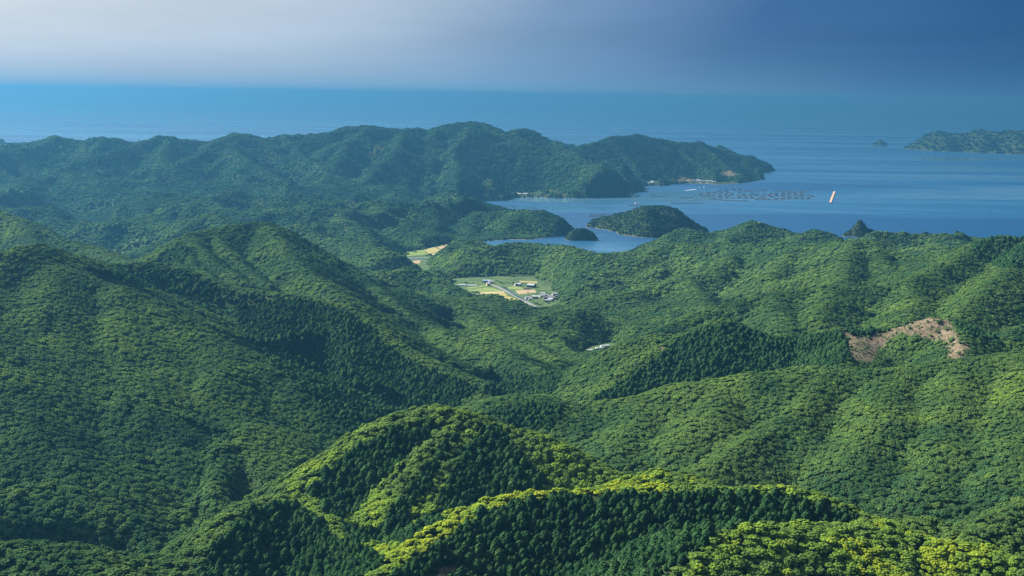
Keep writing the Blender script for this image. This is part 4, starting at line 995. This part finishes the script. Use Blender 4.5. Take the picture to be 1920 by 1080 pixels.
ROWS = [(354.6, 1362, 1404), (356.8, 1350, 1516), (359.2, 1342, 1520), (361.8, 1328, 1512), (364.2, 1312, 1522), (366.6, 1306, 1526), (369.2, 1318, 1524), (371.8, 1334, 1524), (374.2, 1412, 1470)]
for j, (v, ua, ub) in enumerate(ROWS):
    u = ua + (j % 3) * 3.5
    while u < ub:
        if R9.random() > 0.12:
            red = R9.random() < 0.28
            raft(u + R9.uniform(-1.4, 1.4), v + (u - 1400) * 0.009 + R9.uniform(-0.4, 0.4), 'red' if red else 'dark',
                 ('rusty red framed fish raft' if red else 'dark framed fish raft') + ' in the rows of the fish farm off the headland', 'rusty fish farm rafts' if red else 'dark fish farm rafts', R9.uniform(-0.05, 0.05))
        u += R9.choice([11.0, 11.6, 12.4])
for u, v, k, lb in [(1342, 374.4, 'long', 'long dark raft at the near left corner of the fish farm'), (1365, 375.6, 'long', 'long dark raft just below the front row of the fish farm'), (1390, 376.6, 'long', 'last long dark raft below the front row of the fish farm'),
                    (1272, 381.6, 'long', 'long thin raft right behind the wooded island top'), (1302, 381.2, 'long', 'long thin raft out from the wooded island top'), (1234, 368.2, 'long', 'long raft between the dark point and the fish farm'), (1287, 370.6, 'long', 'long raft just left of the fish farm'),
                    (1192, 385.6, 'long', 'long raft left behind the wooded island'), (1250, 365.6, 'small', 'small raft between the harbour town and the island'), (1222, 364.6, 'small', 'small raft off the tip of the dark point')]:
    raft(u, v, k, lb, None, 0.03)
for i, (u, v) in enumerate([(1110, 403.6), (1119, 403.2), (1128, 403.0), (1137, 402.6), (1108, 406.0), (1118, 406.2), (1130, 405.6)]):
    raft(u, v, 'small', 'small raft moored at the low tail of the wooded island', 'rafts at the island tail', 0.05 * i)
for i, (u, v) in enumerate([(924, 389.0), (938, 389.8), (948, 388.6), (1000, 390.5), (960, 387.0)]):
    raft(u, v, 'small', 'small raft in the inner bay behind the peninsula', 'rafts in the inner bay', 0.1 * i)

# long floating breakwater
m_bw = simple('breakwater_deck', (0.42, 0.26, 0.16)); m_bw2 = simple('breakwater_side', (0.30, 0.22, 0.18))
p, q = gz(1564.5, 360.0), gz(1556.5, 381.0)
d = q - p; Lb = np.linalg.norm(d); e = bpy.data.objects.new('breakwater', None); COL.objects.link(e)
e.location = (p + q) / 2; e.rotation_euler = (0, 0, math.atan2(d[1], d[0]))
nseg = 12
for i in range(nseg):
    x0 = -Lb / 2 + Lb * i / nseg; x1 = x0 + Lb / nseg
    mesh_obj('caisson', *box_vf(x0 + 0.6, x1 - 0.6, -3.8, 3.8, -2, 2.2), m_bw2, e)
    mesh_obj('deck', *box_vf(x0 + 0.3, x1 - 0.3, -4.1, 4.1, 2.203, 2.9), m_bw, e)
tag(e, 'long pale orange breakwater alone right of the fish farm', 'breakwater')

# boats
m_hull = simple('boat_paint', (0.78, 0.78, 0.76), 0.4)
def boat(u, v, L, rz, label):
    e = bpy.data.objects.new('boat', None); COL.objects.link(e); e.location = gz(u, v); e.rotation_euler = (0, 0, rz)
    W = L * 0.28; st = [(-0.5, 0.8), (-0.2, 1.0), (0.15, 0.9), (0.38, 0.5), (0.5, 0.02)]
    vv = []
    for t, w in st:
        vv += [(t * L, -w * W / 2, 1.4 + max(0, t) * 1.2), (t * L, -w * W * 0.35, -0.3), (t * L, w * W * 0.35, -0.3), (t * L, w * W / 2, 1.4 + max(0, t) * 1.2)]
    f = []
    for i in range(len(st) - 1):
        for j in range(3): f.append((i * 4 + j, i * 4 + j + 1, i * 4 + j + 5, i * 4 + j + 4))
        f.append((i * 4 + 3, i * 4, i * 4 + 4, i * 4 + 7))
    f.append((3, 2, 1, 0))
    mesh_obj('hull', vv, f, m_hull, e)
    c = mesh_obj('cabin', *box_vf(-0.3 * L, 0.02 * L, -W * 0.32, W * 0.32, 1.35, 1.4 + L * 0.2), m_w['white'], e)
    mesh_obj('window', *box_vf(0.02 * L - 0.01, 0.02 * L + 0.06, -W * 0.26, W * 0.26, 1.4 + L * 0.1, 1.4 + L * 0.17), m_glass, c)
    tag(e, label, 'boat')
boat(1323, 351.6, 20, 0.3, 'white boat off the landing at the right of the harbour town')
boat(1315, 353.0, 16, 0.2, 'white boat beside the one off the harbour landing')
boat(1195, 382.0, 22, 0.1, 'white boat moored left behind the wooded island')
boat(1187, 369.6, 18, 2.9, 'white boat off the tip of the low dark point')
boat(1232, 346.9, 16, 0.0, 'white boat at the end of the harbour quay')
m_pon = simple('pontoon', (0.7, 0.72, 0.74))
for i, (u, v) in enumerate([(1290, 357.4), (1296, 356.6), (1302, 355.8)]):
    e = bpy.data.objects.new('pontoon', None); COL.objects.link(e); e.location = gz(u, v); e.rotation_euler = (0, 0, 0.6)
    mesh_obj('deck', *box_vf(-14, 14, -4, 4, 0.6, 1.3), m_pon, e)
    mesh_obj('float', *box_vf(-13, -8, -3.5, 3.5, -0.3, 0.597), m_float, e); mesh_obj('float', *box_vf(8, 13, -3.5, 3.5, -0.3, 0.597), m_float, e)
    tag(e, 'white pontoon in the short row between harbour town and fish farm', 'pontoon', 'white pontoons')

# bird high over the sea
e = bpy.data.objects.new('bird', None); COL.objects.link(e); e.location = px(535, 75, 620); e.rotation_euler = (0.15, 0.1, 0.5)
m_bird = simple('dark_plumage', (0.03, 0.025, 0.02))
bv = []; st = [(-0.30, 0.02), (-0.18, 0.06), (0.0, 0.085), (0.14, 0.06), (0.22, 0.045), (0.29, 0.012)]
for x, r in st: bv += [(x, math.cos(a) * r, math.sin(a) * r) for a in [k * math.pi / 3 for k in range(6)]]
bf = [(i * 6 + j, i * 6 + (j + 1) % 6, (i + 1) * 6 + (j + 1) % 6, (i + 1) * 6 + j) for i in range(5) for j in range(6)] + [tuple(range(5, -1, -1)), tuple(range(30, 36))]
mesh_obj('body', bv, bf, m_bird, e)
for sd_ in (-1, 1):
    wv = [(0.10, 0.05 * sd_, 0.04), (-0.12, 0.05 * sd_, 0.04), (-0.10, 0.40 * sd_, 0.14), (0.13, 0.40 * sd_, 0.14), (0.02, 0.82 * sd_, 0.10), (-0.10, 0.74 * sd_, 0.10)]
    wv += [(x, y, z - 0.02) for x, y, z in wv]
    mesh_obj('wing', wv, [(0, 1, 2, 3), (3, 2, 5, 4), (6, 9, 8, 7), (9, 10, 11, 8), (0, 3, 9, 6), (3, 4, 10, 9), (1, 7, 8, 2), (2, 8, 11, 5), (4, 5, 11, 10), (0, 6, 7, 1)], m_bird, e)
tv = [(-0.28, -0.02, 0), (-0.28, 0.02, 0), (-0.50, 0.10, 0), (-0.46, 0, 0), (-0.50, -0.10, 0)]; tv += [(x, y, -0.015) for x, y, _ in tv]
mesh_obj('tail', tv, [(0, 1, 2, 3, 4), (9, 8, 7, 6, 5), (0, 5, 6, 1), (1, 6, 7, 2), (2, 7, 8, 3), (3, 8, 9, 4), (4, 9, 5, 0)], m_bird, e)
tag(e, 'small dark bird gliding alone in the pale sky at upper left', 'bird')

# ---------------------------------------------------------------- haze
def box(name, lo, hi, mat):
    (x0, y0, z0), (x1, y1, z1) = lo, hi
    v = [(x0, y0, z0), (x1, y0, z0), (x1, y1, z0), (x0, y1, z0), (x0, y0, z1), (x1, y0, z1), (x1, y1, z1), (x0, y1, z1)]
    return mesh_obj(name, v, [(0, 3, 2, 1), (4, 5, 6, 7), (0, 1, 5, 4), (1, 2, 6, 5), (2, 3, 7, 6), (3, 0, 4, 7)], mat)
m_haze, n, l = new_mat('haze')
n.remove(n['Principled BSDF'])
pv = n.new('ShaderNodeVolumePrincipled')
pv.inputs['Color'].default_value = (0.058, 0.212, 0.385, 1)
pv.inputs['Density'].default_value = 8.4e-5
pv.inputs['Anisotropy'].default_value = 0.55
l.new(pv.outputs[0], n['Material Output'].inputs['Volume'])
hz = box('haze', (-95000, -1000, -30), (95000, 54000, 450), m_haze)
tag(hz, 'thin blue haze over the hills and the sea', kind='stuff')
